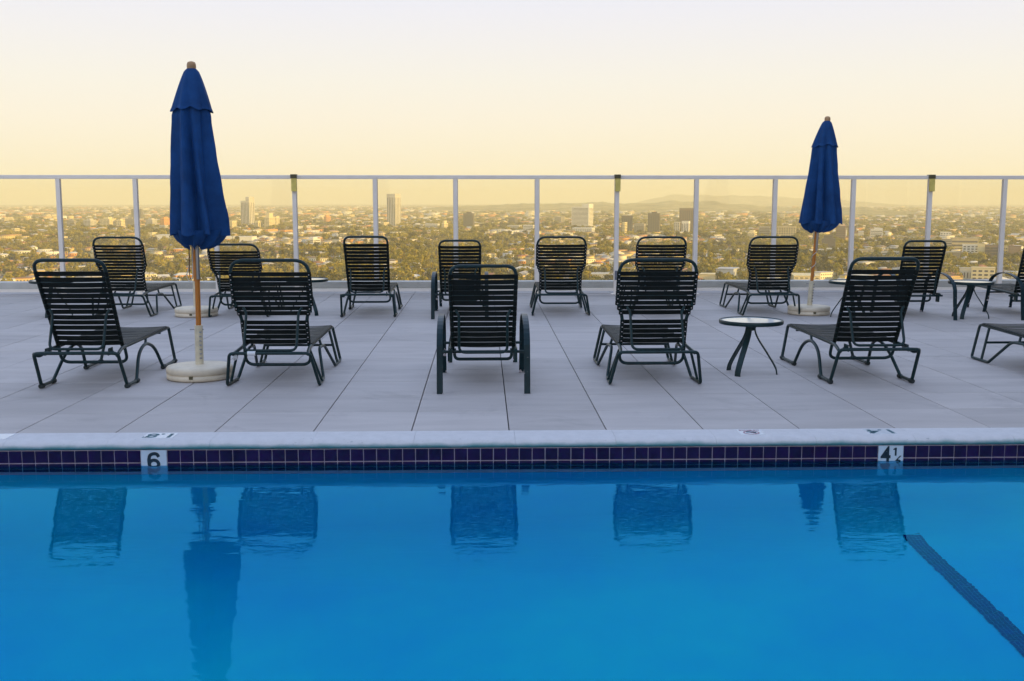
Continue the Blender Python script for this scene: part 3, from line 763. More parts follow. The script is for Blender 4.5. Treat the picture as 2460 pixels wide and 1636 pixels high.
M['leaf'] = city_mat('city foliage', [(.05, .047, .006), (.15, .125, .008), (.33, .26, .015)], .8)
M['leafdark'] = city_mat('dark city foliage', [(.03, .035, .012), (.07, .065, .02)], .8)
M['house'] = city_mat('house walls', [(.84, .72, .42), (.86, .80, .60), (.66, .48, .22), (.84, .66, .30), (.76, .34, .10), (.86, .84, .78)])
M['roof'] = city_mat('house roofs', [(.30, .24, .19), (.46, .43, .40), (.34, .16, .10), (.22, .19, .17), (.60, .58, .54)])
M['trunk'] = mat('tree trunk', (.10, .07, .045), .9)
M['street'] = mat('pale street', (.22, .20, .18), .9)
TCOL = {}
def tmat(c, rough=.6):
    k = tuple(round(x, 3) for x in c) + (rough,)
    if k not in TCOL: TCOL[k] = mat('facade tone', c, rough, 0, .05, .05)
    return TCOL[k]


gm = bpy.data.materials.new('city ground'); gm.use_nodes = True; nt = gm.node_tree; N = nt.nodes; L = nt.links; b = N['Principled BSDF']; b.inputs['Roughness'].default_value = .95
tc = N.new('ShaderNodeTexCoord'); n1 = N.new('ShaderNodeTexNoise'); n1.inputs['Scale'].default_value = .006; n1.inputs['Detail'].default_value = 9; n1.inputs['Roughness'].default_value = .75; L.new(tc.outputs['Object'], n1.inputs['Vector'])
rp = N.new('ShaderNodeValToRGB'); cr = rp.color_ramp; cr.elements[0].position = .38; cr.elements[0].color = (.08, .07, .012, 1); cr.elements[1].position = .66; cr.elements[1].color = (.46, .37, .16, 1); e = cr.elements.new(.5); e.color = (.22, .18, .05, 1)
L.new(n1.outputs[0], rp.inputs[0]); L.new(rp.outputs[0], b.inputs['Base Color'])
me = bpy.data.meshes.new('ground'); n = 96; R0 = 20500
vs = [(0, 0, GZ)] + [(R0 * math.cos(2 * math.pi * i / n), R0 * math.sin(2 * math.pi * i / n), GZ) for i in range(n)]
me.from_pydata(vs, [], [(0, i + 1, (i + 1) % n + 1) for i in range(n)]); me.materials.append(gm)
o = bpy.data.objects.new('ground', me); col.objects.link(o); tag(o, kind='structure')
CITY_ROT = R_(-20)
ca, sa = math.cos(CITY_ROT), math.sin(CITY_ROT)
npr = np.random.default_rng(12)

# footprints of the landmark buildings, kept clear of trees and houses
CLEAR = []

def block(name, label, x0, x1, yt, yb, tone, side=.34, style='bands', group=None, top=None, rot=-20, win=(.10, .10, .11), floors=None, split=None, cat='building'):
    """a building standing on the plain; x0..x1, yt, yb are where the photograph shows it, base first"""
    p = on_level((x0 + x1) / 2, yb, GZ); D = math.hypot(p.x, p.y); zc = (p - CP).dot(CF); W = (x1 - x0) / FPX * zc
    a = R_(rot) ; view = math.atan2(p.x, p.y)
    th = abs(a) + 0  # angle of the front to the image plane
    eff = -a - view * 1.0 + 0
    cf, sf = math.cos(-a + view * 0 - 0), math.sin(-a)
    vx = abs(math.cos(-a + view * -1 + 0)); vs_ = abs(math.sin(-a - view * 1 + 2 * view * 0))
    # widths seen of the front (along the rotated x axis) and of the right side
    fr = W * (1 - side) / max(.3, math.cos(-a - view * -1 * 0 + 0)); dp = W * side / max(.25, math.sin(abs(-a - view)) if abs(-a - view) > .12 else .25)
    dp = min(dp, fr * 2.5 + 20)
    top_p = CF + CR * (((x0 + x1) / 2 - 1230) / FPX) - CU * ((yt - 818) / FPX); k = D / math.hypot(top_p.x, top_p.y); H = EYE + top_p.z * k - GZ
    t = empty(name, (p.x, p.y, GZ), a); tag(t, label, cat, group); CLEAR.append((p.x, p.y, math.hypot(fr, dp) / 2 + 6))
    if yb > 566:
        for q in (18, 42): CLEAR.append((p.x * (1 - q / D), p.y * (1 - q / D), fr * .46 + 4))
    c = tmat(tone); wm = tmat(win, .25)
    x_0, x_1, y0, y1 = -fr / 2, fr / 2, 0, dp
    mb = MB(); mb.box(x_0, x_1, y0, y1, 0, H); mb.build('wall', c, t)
    if floors is None: floors = max(2, int(H / 4.0))
    floors = min(floors, 26); fh = H / (floors + .4); e = .25
    mb = MB()
    for q in range(floors):
        z = fh * (q + .35)
        if style == 'bands':
            mb.box(x_0 + fr * .03, x_1 - fr * .03, y0 - e, y0, z, z + fh * .45); mb.box(x_1, x_1 + e, y0 + dp * .05, y1 - dp * .05, z, z + fh * .45)
        elif style == 'grid':
            nx = max(3, int(fr / 5)); 
            for i in range(nx): w_ = fr / nx; mb.box(x_0 + w_ * (i + .2), x_0 + w_ * (i + .8), y0 - e, y0, z, z + fh * .5)
            ny = max(2, int(dp / 6))
            for i in range(ny): w_ = dp / ny; mb.box(x_1, x_1 + e, y0 + w_ * (i + .25), y0 + w_ * (i + .75), z, z + fh * .5)
    if style == 'columns':
        nx = max(4, int(fr / 5))
        for i in range(nx): w_ = fr / nx; mb.box(x_0 + w_ * (i + .3), x_0 + w_ * (i + .7), y0 - e, y0, fh * .6, H - fh * 1.2)
        ny = max(2, int(dp / 9))
        for i in range(ny): w_ = dp / ny; mb.box(x_1, x_1 + e, y0 + w_ * (i + .35), y0 + w_ * (i + .65), fh * .6, H - fh * 1.2)
    if style != 'blank' and mb.v: mb.build('windows', wm, t)
    rb = MB(); rb.box(x_0 - .4, x_1 + .4, y0 - .4, y1 + .4, H, H + .9)
    if top == 'crown': rb.box(x_0, x_1, y0, y1, H + .9, H + H * .07)
    elif top == 'slab': rb.box(x_0 + fr * .6, x_1, y0, y1, H + .9, H + H * .16)
    elif top == 'cap': rb.box(x_0 + fr * .3, x_0 + fr * .75, y0 + dp * .2, y0 + dp * .8, H + .9, H + 5)
    elif top == 'step': rb.box(x_0 + fr * .15, x_0 + fr * .8, y0 + dp * .2, y0 + dp * .8, H + .9, H + H * .35)
    rb.build('roof', tmat(tuple(v * .9 for v in tone)), t)
    return t


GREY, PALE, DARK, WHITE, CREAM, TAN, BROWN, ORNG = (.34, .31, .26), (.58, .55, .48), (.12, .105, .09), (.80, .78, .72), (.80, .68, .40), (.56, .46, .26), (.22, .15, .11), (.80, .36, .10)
B = block
gA = 'cluster of lit apartment blocks on the plain, left'
B('office_tower', 'dark slab tower standing behind the second fence post from the left', 313, 343, 503, 530, DARK, .12, 'columns')
for i, (a, b_, yt, yb, tn, sd_) in enumerate([(158, 182, 530, 547, GREY, .2), (193, 226, 529, 549, PALE, .4), (231, 273, 526, 552, CREAM, .36), (274, 297, 530, 552, CREAM, .4), (298, 326, 526, 549, GREY, .15), (344, 373, 528, 549, PALE, .4), (378, 403, 525, 551, ORNG, .6)]):
    B('apartment_block', ['low grey apartment block leftmost of the lit cluster', 'pale apartment block second from left in the lit cluster', 'wide cream apartment block with glowing side in the lit cluster', 'narrow cream block right of the wide cream one', 'grey apartment block just left of the second fence post',
      'pale apartment block just right of the second fence post', 'orange lit apartment block left of the tall blue umbrella'][i], a, b_, yt, yb, tn, sd_, 'grid', gA, 'cap')
B('office_block', 'cream block at the far left edge of the view', -6, 22, 523, 537, CREAM, .7, 'bands')
B('office_block', 'small lit block left of the first fence post', 127, 138, 529, 541, CREAM, .6, 'bands')
B('office_block', 'orange low building below the lit cluster', 201, 223, 547, 557, ORNG, .6, 'bands')
B('warehouse', 'long low white building left of the tall umbrella', 366, 420, 565, 581, WHITE, .3, 'blank', rot=-12)
B('office_tower', 'tall pale tower with one glowing side right of the tall umbrella', 573, 607, 483, 546, PALE, .36, 'columns', top='slab')
B('apartment_block', 'lit yellow block touching the tall umbrella hem', 541, 564, 531, 552, CREAM, .5, 'grid')
gB = 'golden stepped office complex'
B('office_block', 'left wing of the golden stepped complex', 606, 626, 531, 552, CREAM, .5, 'columns', gB)
B('office_block', 'middle block of the golden stepped complex', 627, 655, 522, 552, CREAM, .55, 'grid', gB, 'step')
B('office_block', 'right slab of the golden stepped complex', 657, 668, 520, 547, CREAM, .7, 'columns', gB)
B('mall', 'orange shopping hall in front of the golden complex', 618, 656, 552, 561, ORNG, .6, 'blank')
B('mall', 'orange low hall left of the mustard topped fence post', 664, 694, 554, 563, ORNG, .6, 'bands')
B('warehouse', 'long white hall running right of the tall umbrella', 532, 612, 569, 580, WHITE, .15, 'blank', rot=-8)
B('office_block', 'orange rounded block alone left of the pale tower', 773, 790, 520, 539, ORNG, .6, 'bands', top='cap')
B('warehouse', 'pale low hall left of the pale tower', 864, 893, 533, 541, PALE, .5, 'bands')
B('office_block', 'golden block at the foot of the pale tower', 910, 929, 535, 548, CREAM, .7, 'grid')
B('office_tower', 'tallest pale tower with glowing right face and crown', 923, 957, 471, 546, PALE, .4, 'columns', top='crown')
B('office_block', 'pale long block right of the tallest tower', 990, 1017, 540, 550, PALE, .2, 'bands')
B('office_block', 'white striped slab right of the tallest tower', 1019, 1054, 538, 553, WHITE, .15, 'bands')
B('office_block', 'golden block with small top left of the middle post', 1056, 1072, 537, 556, CREAM, .6, 'grid', top='step')
B('office_tower', 'dark square tower right of the middle fence post', 1111, 1138, 513, 552, DARK, .15, 'columns', top='cap')
B('office_block', 'small golden block far right of the dark square tower', 1185, 1197, 535, 545, CREAM, .6, 'grid')
B('office_block', 'golden roofed hall below the tallest tower', 746, 784, 560, 569, CREAM, .5, 'bands')
B('office_block', 'golden striped block left of the third lounger back', 808, 834, 561, 574, CREAM, .6, 'bands')
B('office_block', 'white block with golden side beside the third lounger back', 727, 762, 575, 590, WHITE, .5, 'bands', top='step')
B('office_block', 'pale block with columns above the third lounger back', 796, 817, 577, 590, PALE, .2, 'columns')
B('office_block', 'golden striped hall touching the fourth post', 874, 897, 558, 570, CREAM, .6, 'bands')
B('office_block', 'dark block beside the middle post, right', 1218, 1240, 524, 543, DARK, .3, 'bands')
B('office_block', 'pale low slab below the dark block', 1215, 1250, 542, 555, PALE, .2, 'bands')
B('office_block', 'white striped low slab left of the fifth post', 1255, 1283, 541, 557, WHITE, .15, 'bands')
B('office_tower', 'grey tower with glowing gold side left of the striped tower', 1328, 1352, 521, 537, GREY, .36, 'bands')
B('office_tower', 'wide white tower with dark stripes and a glowing slab', 1368, 1419, 498, 548, WHITE, .22, 'bands', top='slab', floors=16)
B('office_block', 'white podium in front of the striped tower', 1371, 1425, 548, 560, WHITE, .15, 'grid')
B('office_block', 'small white box right of the striped tower', 1447, 1459, 552, 561, WHITE, .2, 'blank')
B('office_tower', 'dark grey tower right of the bracketed middle post', 1492, 1518, 519, 564, DARK, .1, 'columns')
B('office_tower', 'golden slim slab in front of the dark grey tower', 1491, 1504, 535, 566, CREAM, .55, 'grid')
B('office_block', 'grey pair of blocks between the two dark towers', 1521, 1549, 538, 562, GREY, .2, 'columns')
B('office_tower', 'dark tower alone left of the brown tower', 1555, 1584, 513, 565, DARK, .1, 'columns', top='cap')
B('office_block', 'white low block right of the dark tower', 1583, 1606, 556, 565, WHITE, .15, 'bands')
B('office_tower', 'wide brown tower behind pale flats', 1630, 1668, 501, 562, BROWN, .1, 'columns')
B('apartment_tower', 'left pale residential tower before the brown tower', 1617, 1633, 534, 565, PALE, .2, 'grid')
B('apartment_tower', 'right pale residential tower before the brown tower', 1635, 1656, 532, 565, WHITE, .25, 'columns')
B('office_block', 'golden small block left of the stepped golden hall', 1768, 1777, 553, 570, CREAM, .7, 'bands')
B('office_block', 'golden stepped hall left of the right umbrella', 1787, 1821, 559, 573, CREAM, .55, 'bands', top='step')
B('office_block', 'grey striped block left of the right umbrella', 1822, 1849, 545, 571, GREY, .15, 'bands')
B('office_block', 'cream gridded block behind the right umbrella', 1864, 1911, 545, 572, TAN, .1, 'grid')
B('office_tower', 'dark stepped block right of the umbrella pole', 1973, 2006, 574, 600, DARK, .1, 'blank', top='step')
B('office_tower', 'brown tower with orange lit side beside the right umbrella', 2001, 2036, 544, 583, BROWN, .42, 'bands')
B('office_block', 'dark slab right of the post by the right umbrella', 2036, 2056, 543, 566, DARK, .1, 'blank')
B('office_block', 'white striped block with a rooftop box', 2090, 2120, 552, 571, WHITE, .12, 'bands', top='cap')
B('office_block', 'small white gabled block below the striped one', 2100, 2118, 578, 588, WHITE, .3, 'blank')
B('school', 'long white block behind the trees right of the umbrella', 1985, 2032, 598, 613, WHITE, .1, 'grid')
B('school', 'grey long block between post and tan block', 2046, 2070, 600, 615, PALE, .1, 'bands')
B('apartment_block', 'tan flats right of the post near the right umbrella', 2070, 2100, 602, 620, TAN, .2, 'grid')
B('office_block', 'low white row behind the far lounger', 2108, 2160, 605, 617, PALE, .1, 'bands')
B('office_block', 'white block with square openings near the right post', 2259, 2284, 558, 575, WHITE, .1, 'grid')
B('office_block', 'grey block beneath the white square-windowed one', 2262, 2285, 575, 604, GREY, .1, 'bands')
B('office_block', 'yellowish long hall with brown bands', 2284, 2348, 573, 604, TAN, .1, 'bands', floors=3)
B('office_block', 'bright orange box on the yellowish hall', 2309, 2321, 571, 588, (.8, .42, .08), .5, 'blank')
B('office_block', 'white gridded office with a cream end wall', 2313, 2348, 588, 619, WHITE, .05, 'grid')
B('office_block', 'blank cream wing beside the gridded office', 2348, 2367, 587, 620, CREAM, .1, 'blank')
B('office_block', 'brown fronted slab left of the last post', 2367, 2402, 590, 621, BROWN, .05, 'bands')
B('office_block', 'tan block right of the last post', 2409, 2424, 592, 622, TAN, .1, 'grid')
B('office_block', 'brown block with golden edge at the far right', 2422, 2451, 592, 624, BROWN, .12, 'blank')
B('office_block', 'grey low striped block left of the white gridded office', 2262, 2312, 606, 622, GREY, .1, 'bands', floors=3)
B('apartment_block', 'grey flats close below the far side table', 2305, 2335, 645, 672, PALE, .1, 'columns')
B('apartment_block', 'cream flats with dark windows close below the last post', 2334, 2388, 644, 675, CREAM, .1, 'grid', floors=3)
B('office_block', 'small bright lit box above the cream flats', 2299, 2307, 630, 638, (.85, .8, .7), .5, 'blank')
B('hall', 'pale hall with orange front close to the fence', 1712, 1768, 647, 664, (.5, .52, .56), .3, 'blank', rot=-25)
B('hall', 'low cream hall close to the fence right of the fifth post', 1676, 1728, 660, 676, CREAM, .2, 'blank')
B('hall', 'bright cream row of sheds behind the right umbrella foot', 1896, 1980, 664, 676, CREAM, .3, 'grid', rot=-10)
B('hall', 'pale flat hall low beside the sixth post', 1396, 1452, 640, 652, CREAM, .25, 'bands', rot=-12)
B('hall', 'pale yard building low between the middle loungers', 1410, 1468, 660, 674, PALE, .3, 'blank', rot=-10)
B('hall', 'orange roofed hall by the hidden table', 745, 775, 640, 655, ORNG, .5, 'blank', rot=-50)

# further mid-rise blocks far out
rb_ = random.Random(77)
for i in range(95):
    lf = rb_.random() < .3
    x = rb_.uniform(-20, 560) if lf else rb_.uniform(640, 2480); yb = 500 + 75 * rb_.random() ** 1.4 + 3
    if any(math.hypot(on_level(x, yb, GZ).x - c[0], on_level(x, yb, GZ).y - c[1]) < c[2] + 45 for c in CLEAR): continue
    k = (yb - 480) / 70; w_ = rb_.uniform(10, 26) * (.35 + k * .65); h_ = rb_.choice([3, 4, 5, 6, 9, 12]) * (.5 + k * .7)
    tone = rb_.choice([CREAM, CREAM, WHITE, PALE, TAN, ORNG, GREY])
    nm = {CREAM: 'cream', WHITE: 'white', PALE: 'pale grey', TAN: 'tan', ORNG: 'orange', GREY: 'grey'}[tone]
    lb = nm + ' low-rise block standing far out on the hazy plain'
    B('city_block', lb, x - w_ / 2, x + w_ / 2, yb - h_, yb, tone, rb_.uniform(.25, .6), rb_.choice(['bands', 'grid', 'blank']), nm + ' low-rise blocks far out on the plain')

# low-poly trees
def blob(r_, n_leaf, seed, shape=(1, 1, 1), trunk=True, palm=False):
    rr = random.Random(seed); mb = MB()
    if palm:
        mb.sweep([(0, 0, 0), (.3, .1, 9), (.2, 0, 15)], [(.25, 0), (-.12, .22), (-.12, -.22)], mi=1)
        for i in range(11):
            a = i * .571 + rr.random() * .3; d = Vector((math.cos(a), math.sin(a), 0)); s = Vector((-d.y, d.x, 0)); c = Vector((.2, 0, 15))
            l = 2.6; h = rr.uniform(-.4, .9)
            mb.add([c, c + d * l * .5 + s * .5 + Vector((0, 0, h)), c + d * l + Vector((0, 0, h - 1.3)), c + d * l * .5 - s * .5 + Vector((0, 0, h))], [(0, 1, 2, 3)])
        return mb
    if trunk: mb.sweep([(0, 0, 0), (.2, 0, 2.2), (0, .1, 4.5)], [(.4, 0), (-.2, .35), (-.2, -.35)], mi=1)
    cl = [(Vector((rr.gauss(0, 1.5) * shape[0], rr.gauss(0, 1.5) * shape[1], 5.2 * shape[2] + rr.gauss(0, 1.2) * shape[2])), rr.uniform(1.6, 2.9)) for _ in range(7)]
    for c, r0 in cl:
        for _ in range(n_leaf):
            d = Vector((rr.gauss(0, 1), rr.gauss(0, 1), rr.gauss(0, 1) * .9)).normalized(); p = c + d * r0 * rr.uniform(.75, 1.05)
            p.z = max(p.z, .8)
            u = d.orthogonal().normalized(); u.rotate(Matrix.Rotation(rr.random() * 6.28, 3, d)); v = d.cross(u)
            u = (u + d * rr.uniform(-.5, .5)) * rr.uniform(.5, 1.0); v = v * rr.uniform(.5, 1.0)
            mb.add([p - u, p + v, p + u, p - v], [(0, 1, 2, 3)])
    return mb


def house_mesh(wd, dp, h, kind):
    mb = MB(); mb.box(-wd / 2, wd / 2, -dp / 2, dp / 2, 0, h, 0)
    e = .5; rh = 2.0
    if kind == 'gable':
        mb.add([(-wd / 2 - e, -dp / 2 - e, h), (wd / 2 + e, -dp / 2 - e, h), (wd / 2 + e, dp / 2 + e, h), (-wd / 2 - e, dp / 2 + e, h), (-wd / 2 - e, 0, h + rh), (wd / 2 + e, 0, h + rh)], [(0, 1, 5, 4), (2, 3, 4, 5), (1, 2, 5), (3, 0, 4), (0, 3, 2, 1)], 1)
    elif kind == 'hip':
        mb.add([(-wd / 2 - e, -dp / 2 - e, h), (wd / 2 + e, -dp / 2 - e, h), (wd / 2 + e, dp / 2 + e, h), (-wd / 2 - e, dp / 2 + e, h), (-wd / 4, 0, h + rh), (wd / 4, 0, h + rh)], [(0, 1, 5, 4), (2, 3, 4, 5), (1, 2, 5), (3, 0, 4), (0, 3, 2, 1)], 1)
    else:
        mb.box(-wd / 2 - .2, wd / 2 + .2, -dp / 2 - .2, dp / 2 + .2, h, h + .5, 1)
    for k in range(int(wd / 3)):
        for z in ([1.0] if h < 5 else [1.0, 4.0]):
            x = -wd / 2 + 1.5 + k * 3 - .6; mb.box(x, x + 1.3, -dp / 2 - .06, -dp / 2, z, z + 1.3, 2)
    for k in range(int(dp / 4)):
        for z in ([1.0] if h < 5 else [1.0, 4.0]): y = -dp / 2 + 1.6 + k * 4; mb.box(wd / 2, wd / 2 + .06, y, y + 1.2, z, z + 1.3, 2)
    return mb


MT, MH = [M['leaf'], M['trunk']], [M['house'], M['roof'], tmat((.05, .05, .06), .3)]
tmb = [blob(3, 26, 1), blob(3, 26, 2, (1.3, 1.1, .9)), blob(3, 26, 3, (.7, .7, 1.35)), blob(3, 26, 4, (1.5, 1.4, 1.0)), blob(3, 24, 5, (.9, 1.2, 1.1)), blob(3, 10, 6, palm=True)]
hmb = [house_mesh(14, 10, 3.4, 'gable'), house_mesh(12, 11, 3.4, 'hip'), house_mesh(18, 12, 6.5, 'flat'), house_mesh(24, 12, 6.5, 'flat'), house_mesh(15, 9, 6.2, 'hip'), house_mesh(30, 14, 4.5, 'flat')]

# candidate sites on a tilted street grid inside the view
def in_view(x, y, pad=1.03):
    d = x * FH.x + y * FH.y; l = x * CR.x + y * CR.y
    return np.abs(l) < d * (1230 / FPX) * pad + 8


def sites(d0, d1, sx, sy, jit, keep, rng):
    r = d1 * 1.25; gx = np.arange(-r, r, sx); gy = np.arange(-r, r, sy); X, Y = np.meshgrid(gx, gy); X = X.ravel(); Y = Y.ravel()
    X = X + rng.uniform(-jit, jit, X.size) * sx; Y = Y + rng.uniform(-jit, jit, Y.size) * sy
    x = X * ca - Y * sa; y = X * sa + Y * ca; d = np.hypot(x, y)
    m_ = (d >= d0) & (d < d1) & (y > 0) & in_view(x, y) & (rng.random(x.size) < keep)
    # neighbourhoods: leafy and built-up patches
    return x[m_], y[m_]


def clear(x, y, pad=0):
    k = np.ones(x.size, bool)
    for cx, cy, r in CLEAR: k &= np.hypot(x - cx, y - cy) > r + pad
    return k


def patch(x, y, s):                              # smooth pseudo-random field 0..1
    return .5 + .25 * (np.sin(x / s + 1.3 * np.sin(y / (s * 1.7))) + np.sin(y / (s * .8) + 2.1 * np.sin(x / (s * 2.3) + .7)))


def merged(name, mbs, mats, x, y, which, scale, rot, tint, zs=None, maxf=None):
    V, F4, T, MI = [], [], [], []; off = 0
    loops = []; starts = []; tot = 0
    allv = []; alll = []; alls = []; allm = []; allt = []
    for w_, mb in enumerate(mbs):
        idx = np.where(which == w_)[0]
        if not len(idx): continue
        v = np.array(mb.v, float); ls = np.concatenate([np.array(f) for f in mb.f]); ct = np.array([len(f) for f in mb.f]); mi = np.array(mb.m)
        c, s = np.cos(rot[idx]), np.sin(rot[idx]); sc_ = scale[idx]; nvv = len(v)
        P = np.empty((len(idx), nvv, 3)); P[:, :, 0] = (c[:, None] * v[:, 0] - s[:, None] * v[:, 1]) * sc_[:, None] + x[idx][:, None]
        P[:, :, 1] = (s[:, None] * v[:, 0] + c[:, None] * v[:, 1]) * sc_[:, None] + y[idx][:, None]
        P[:, :, 2] = v[:, 2] * (sc_[:, None] if zs is None else zs[idx][:, None]) + GZ
        allv.append(P.reshape(-1, 3)); alll.append((ls[None, :] + off + (np.arange(len(idx)) * nvv)[:, None]).ravel()); allct = np.tile(ct, len(idx)); alls.append(allct)
        allm.append(np.tile(mi, len(idx))); allt.append(np.repeat(tint[idx], len(ct))); off += nvv * len(idx)
    V = np.concatenate(allv); Ls = np.concatenate(alll); Ct = np.concatenate(alls); Mi = np.concatenate(allm); Ti = np.concatenate(allt)
    me = bpy.data.meshes.new(name); me.vertices.add(len(V)); me.vertices.foreach_set('co', V.ravel().astype(np.float32)); me.loops.add(len(Ls)); me.loops.foreach_set('vertex_index', Ls.astype(np.int32))
    me.polygons.add(len(Ct)); me.polygons.foreach_set('loop_start', np.concatenate([[0], np.cumsum(Ct)[:-1]]).astype(np.int32)); me.polygons.foreach_set('loop_total', Ct.astype(np.int32))
    for m_ in mats: me.materials.append(m_)
    me.polygons.foreach_set('material_index', Mi.astype(np.int32)); me.update(calc_edges=True); me.validate()
    a = me.attributes.new('tint', 'FLOAT', 'FACE'); a.data.foreach_set('value', Ti.astype(np.float32))
    o = bpy.data.objects.new(name, me); col.objects.link(o); return o


# houses
D0 = 1060
hx, hy = sites(D0, 2600, 23, 30, .2, .78, npr); h2x, h2y = sites(2600, 5200, 34, 44, .3, .65, npr); h3x, h3y = sites(5200, 13500, 85, 100, .4, .5, npr)
big = np.concatenate([np.ones(hx.size), np.full(h2x.size, 1.25), np.full(h3x.size, 2.1)])
HX = np.concatenate([hx, h2x, h3x]); HY = np.concatenate([hy, h2y, h3y])
k = clear(HX, HY, 4) & (patch(HX, HY, 85) > npr.uniform(.0, .5, HX.size)); HX, HY, big = HX[k], HY[k], big[k]
hw_ = npr.choice(6, HX.size, p=[.27, .23, .16, .09, .17, .08]); hr = CITY_ROT + (npr.random(HX.size) < .3) * math.pi / 2 + npr.normal(0, .04, HX.size); hr = hr + (patch(HX, HY, 170) > .45) * R_(48); hs = npr.uniform(.85, 1.35, HX.size) * big; ht = npr.random(HX.size)
order = np.argsort(np.hypot(HX, HY)); near = order[:240]; far = order[240:]
hproto = []
for mb in hmb:
    me = None; o = mb.build('house', MH); hproto.append(o.data); bpy.data.objects.remove(o)
gh = 'small houses among the trees just beyond the fence'
hl = ['small gabled house among trees just beyond the fence', 'small hip-roofed house among trees just beyond the fence', 'two-storey flat-roofed house among the near trees', 'long two-storey flat-roofed block among the near trees', 'two-storey hip-roofed house among the near trees', 'low wide flat-roofed shed among the near trees']
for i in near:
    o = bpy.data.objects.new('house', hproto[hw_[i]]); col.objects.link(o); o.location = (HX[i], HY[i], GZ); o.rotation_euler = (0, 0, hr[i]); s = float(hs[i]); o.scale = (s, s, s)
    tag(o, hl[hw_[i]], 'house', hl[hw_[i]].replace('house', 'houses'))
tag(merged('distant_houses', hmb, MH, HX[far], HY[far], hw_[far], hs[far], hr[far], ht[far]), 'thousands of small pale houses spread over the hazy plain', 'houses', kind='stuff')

# trees
tx, ty = sites(D0, 2300, 11.5, 12.5, .42, .80, npr); t2x, t2y = sites(2300, 4600, 21, 22, .45, .72, npr); t3x, t3y = sites(4600, 12500, 62, 60, .5, .6, npr)
TX = np.concatenate([tx, t2x, t3x]); TY = np.concatenate([ty, t2y, t3y]); tb = np.concatenate([np.ones(tx.size), np.full(t2x.size, 1.5), np.full(t3x.size, 3.2)]); tz = np.concatenate([np.ones(tx.size), np.full(t2x.size, 1.1), np.full(t3x.size, 1.3)])
k = clear(TX, TY, -2) & (patch(TX + 300, TY, 120) > npr.uniform(.12, .72, TX.size))
# keep trees off the nearer houses and streets
cell = {}
for i in range(len(HX)):
    if big[i] < 1.3: cell.setdefault((int(HX[i] // 30), int(HY[i] // 30)), []).append((HX[i], HY[i], hs[i]))
for i in np.where(k & (tb < 1.6))[0]:
    cx, cy = int(TX[i] // 30), int(TY[i] // 30); ok = True
    for a_ in (-1, 0, 1):
        for b_ in (-1, 0, 1):
            for q in cell.get((cx + a_, cy + b_), ()):
                if (TX[i] - q[0]) ** 2 + (TY[i] - q[1]) ** 2 < (8.2 * q[2]) ** 2: ok = False
    k[i] = ok
TX, TY, tb, tz = TX[k], TY[k], tb[k], tz[k]
tw = npr.choice(6, TX.size, p=[.22, .20, .14, .20, .18, .06]); tr_ = npr.uniform(0, 6.28, TX.size); ts = npr.uniform(.75, 1.65, TX.size) ** 1.0 * tb; tzz = ts / tb * tz; tt = np.clip(.65 * patch(TX, TY, 60) + .35 * npr.random(TX.size), 0, .99)
tw[(tb > 1) & (tw == 5)] = 0
order = np.argsort(np.hypot(TX, TY)); near = order[:290]; far = order[290:]
tproto = []
for mb in tmb:
    o = mb.build('tree', MT); tproto.append(o.data); bpy.data.objects.remove(o)
for i in near:
    palm = tw[i] == 5
    o = bpy.data.objects.new('palm_tree' if palm else 'tree', tproto[tw[i]]); col.objects.link(o); o.location = (TX[i], TY[i], GZ); o.rotation_euler = (0, 0, tr_[i]); s = float(ts[i]); o.scale = (s, s, float(tzz[i]))
    if palm: tag(o, 'thin palm tree among the nearest trees beyond the fence', 'palm tree', 'thin palms among the nearest trees')
    else:
        lb = ['rounded', 'broad low', 'tall narrow', 'wide spreading', 'uneven'][tw[i]] + ' olive green tree just beyond the fence'
        tag(o, lb, 'tree', lb.replace('tree', 'trees'))
sm = far[tb[far] < 3]; lg = far[tb[far] >= 3]
tag(merged('distant_trees', tmb, MT, TX[far], TY[far], tw[far], ts[far], tr_[far], tt[far], tzz[far]), 'olive green trees covering the hazy city plain', 'trees', kind='stuff')

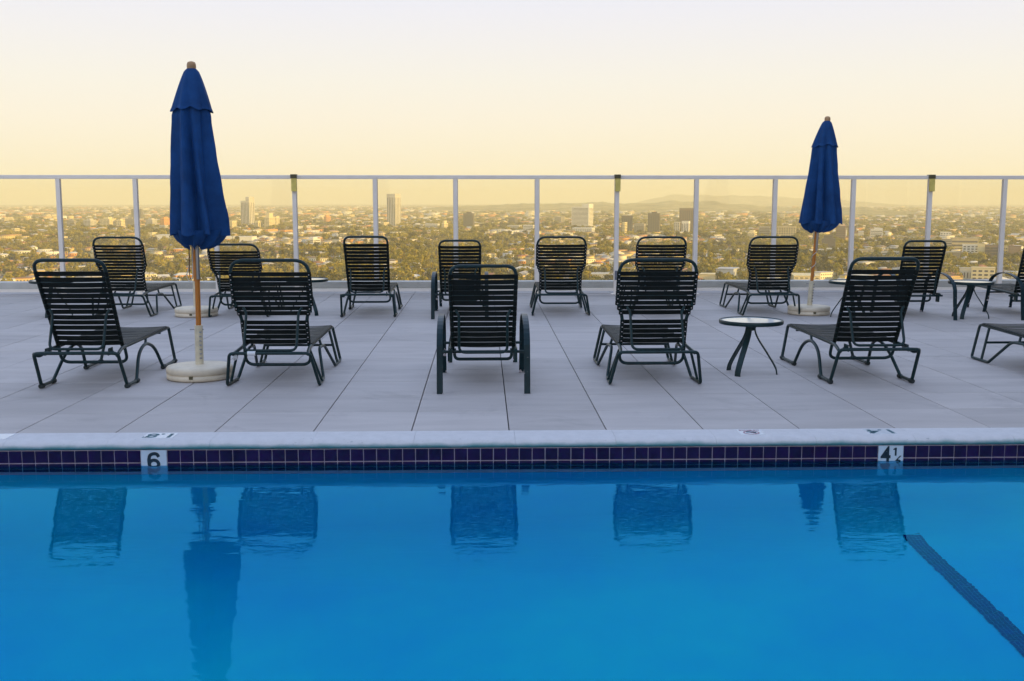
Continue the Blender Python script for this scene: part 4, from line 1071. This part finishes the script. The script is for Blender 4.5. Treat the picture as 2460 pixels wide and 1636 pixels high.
# hills
def hill(name, ctrl, dist, wdt, bump, seed):
    rr = np.random.default_rng(seed); px = np.linspace(ctrl[0][0], ctrl[-1][0], 260); yy = np.interp(px, [c[0] for c in ctrl], [c[1] for c in ctrl])
    yy = yy + bump * (np.sin(px / 13) * .5 + np.sin(px / 5.3 + 1) * .3 + np.sin(px / 31 + 2) * .8 + rr.normal(0, .25, px.size))
    rows = 14; vs = []; fs = []
    for i in range(px.size):
        r = CF + CR * ((px[i] - 1230) / FPX) - CU * ((yy[i] - 818) / FPX); k = dist / math.hypot(r.x, r.y); top = max(0, EYE + r.z * k - GZ)
        for j in range(rows):
            u = j / (rows - 1); d = dist + (u - .5) * wdt * 2; h = top * (math.sin(math.pi * min(1, u * 1.0)) ** 1.3) * (1 + .10 * math.sin(i * .31 + j * 1.7) * math.sin(j))
            vs.append((r.x * k / dist * d, r.y * k / dist * d, GZ - 2 + h))
    for i in range(px.size - 1):
        for j in range(rows - 1): a = i * rows + j; fs.append((a, a + rows, a + rows + 1, a + 1))
    mb = MB(); mb.add(vs, fs, 0, True); o = mb.build(name, gm); tag(o, kind='structure'); return o


hill('hills', [(950, 512), (1020, 501), (1120, 494), (1240, 490), (1400, 486), (1520, 488), (1600, 483.5), (1680, 484), (1725, 482), (1760, 489), (1850, 497), (1990, 500), (2100, 512)], 8600, 1300, 1.3, 3)
hill('hills', [(1880, 512), (1960, 503), (2040, 499), (2080, 498), (2150, 505), (2230, 512), (2330, 520), (2480, 528)], 6400, 900, .8, 5)
hill('hills', [(1480, 497), (1560, 478), (1610, 468.5), (1760, 469), (1900, 474), (2000, 479), (2150, 490), (2300, 500)], 15500, 1500, .8, 8)

# ------------------------------------------------------------------ render look
sc.view_settings.view_transform = 'Standard'; sc.view_settings.look = 'None'; sc.view_settings.exposure = .3; sc.view_settings.gamma = 1
c = sc.cycles
c.max_bounces = 10; c.diffuse_bounces = 3; c.glossy_bounces = 4; c.transmission_bounces = 8; c.transparent_max_bounces = 16; c.volume_bounces = 1
c.use_denoising = True; c.caustics_refractive = True; c.caustics_reflective = False; c.sample_clamp_indirect = 6
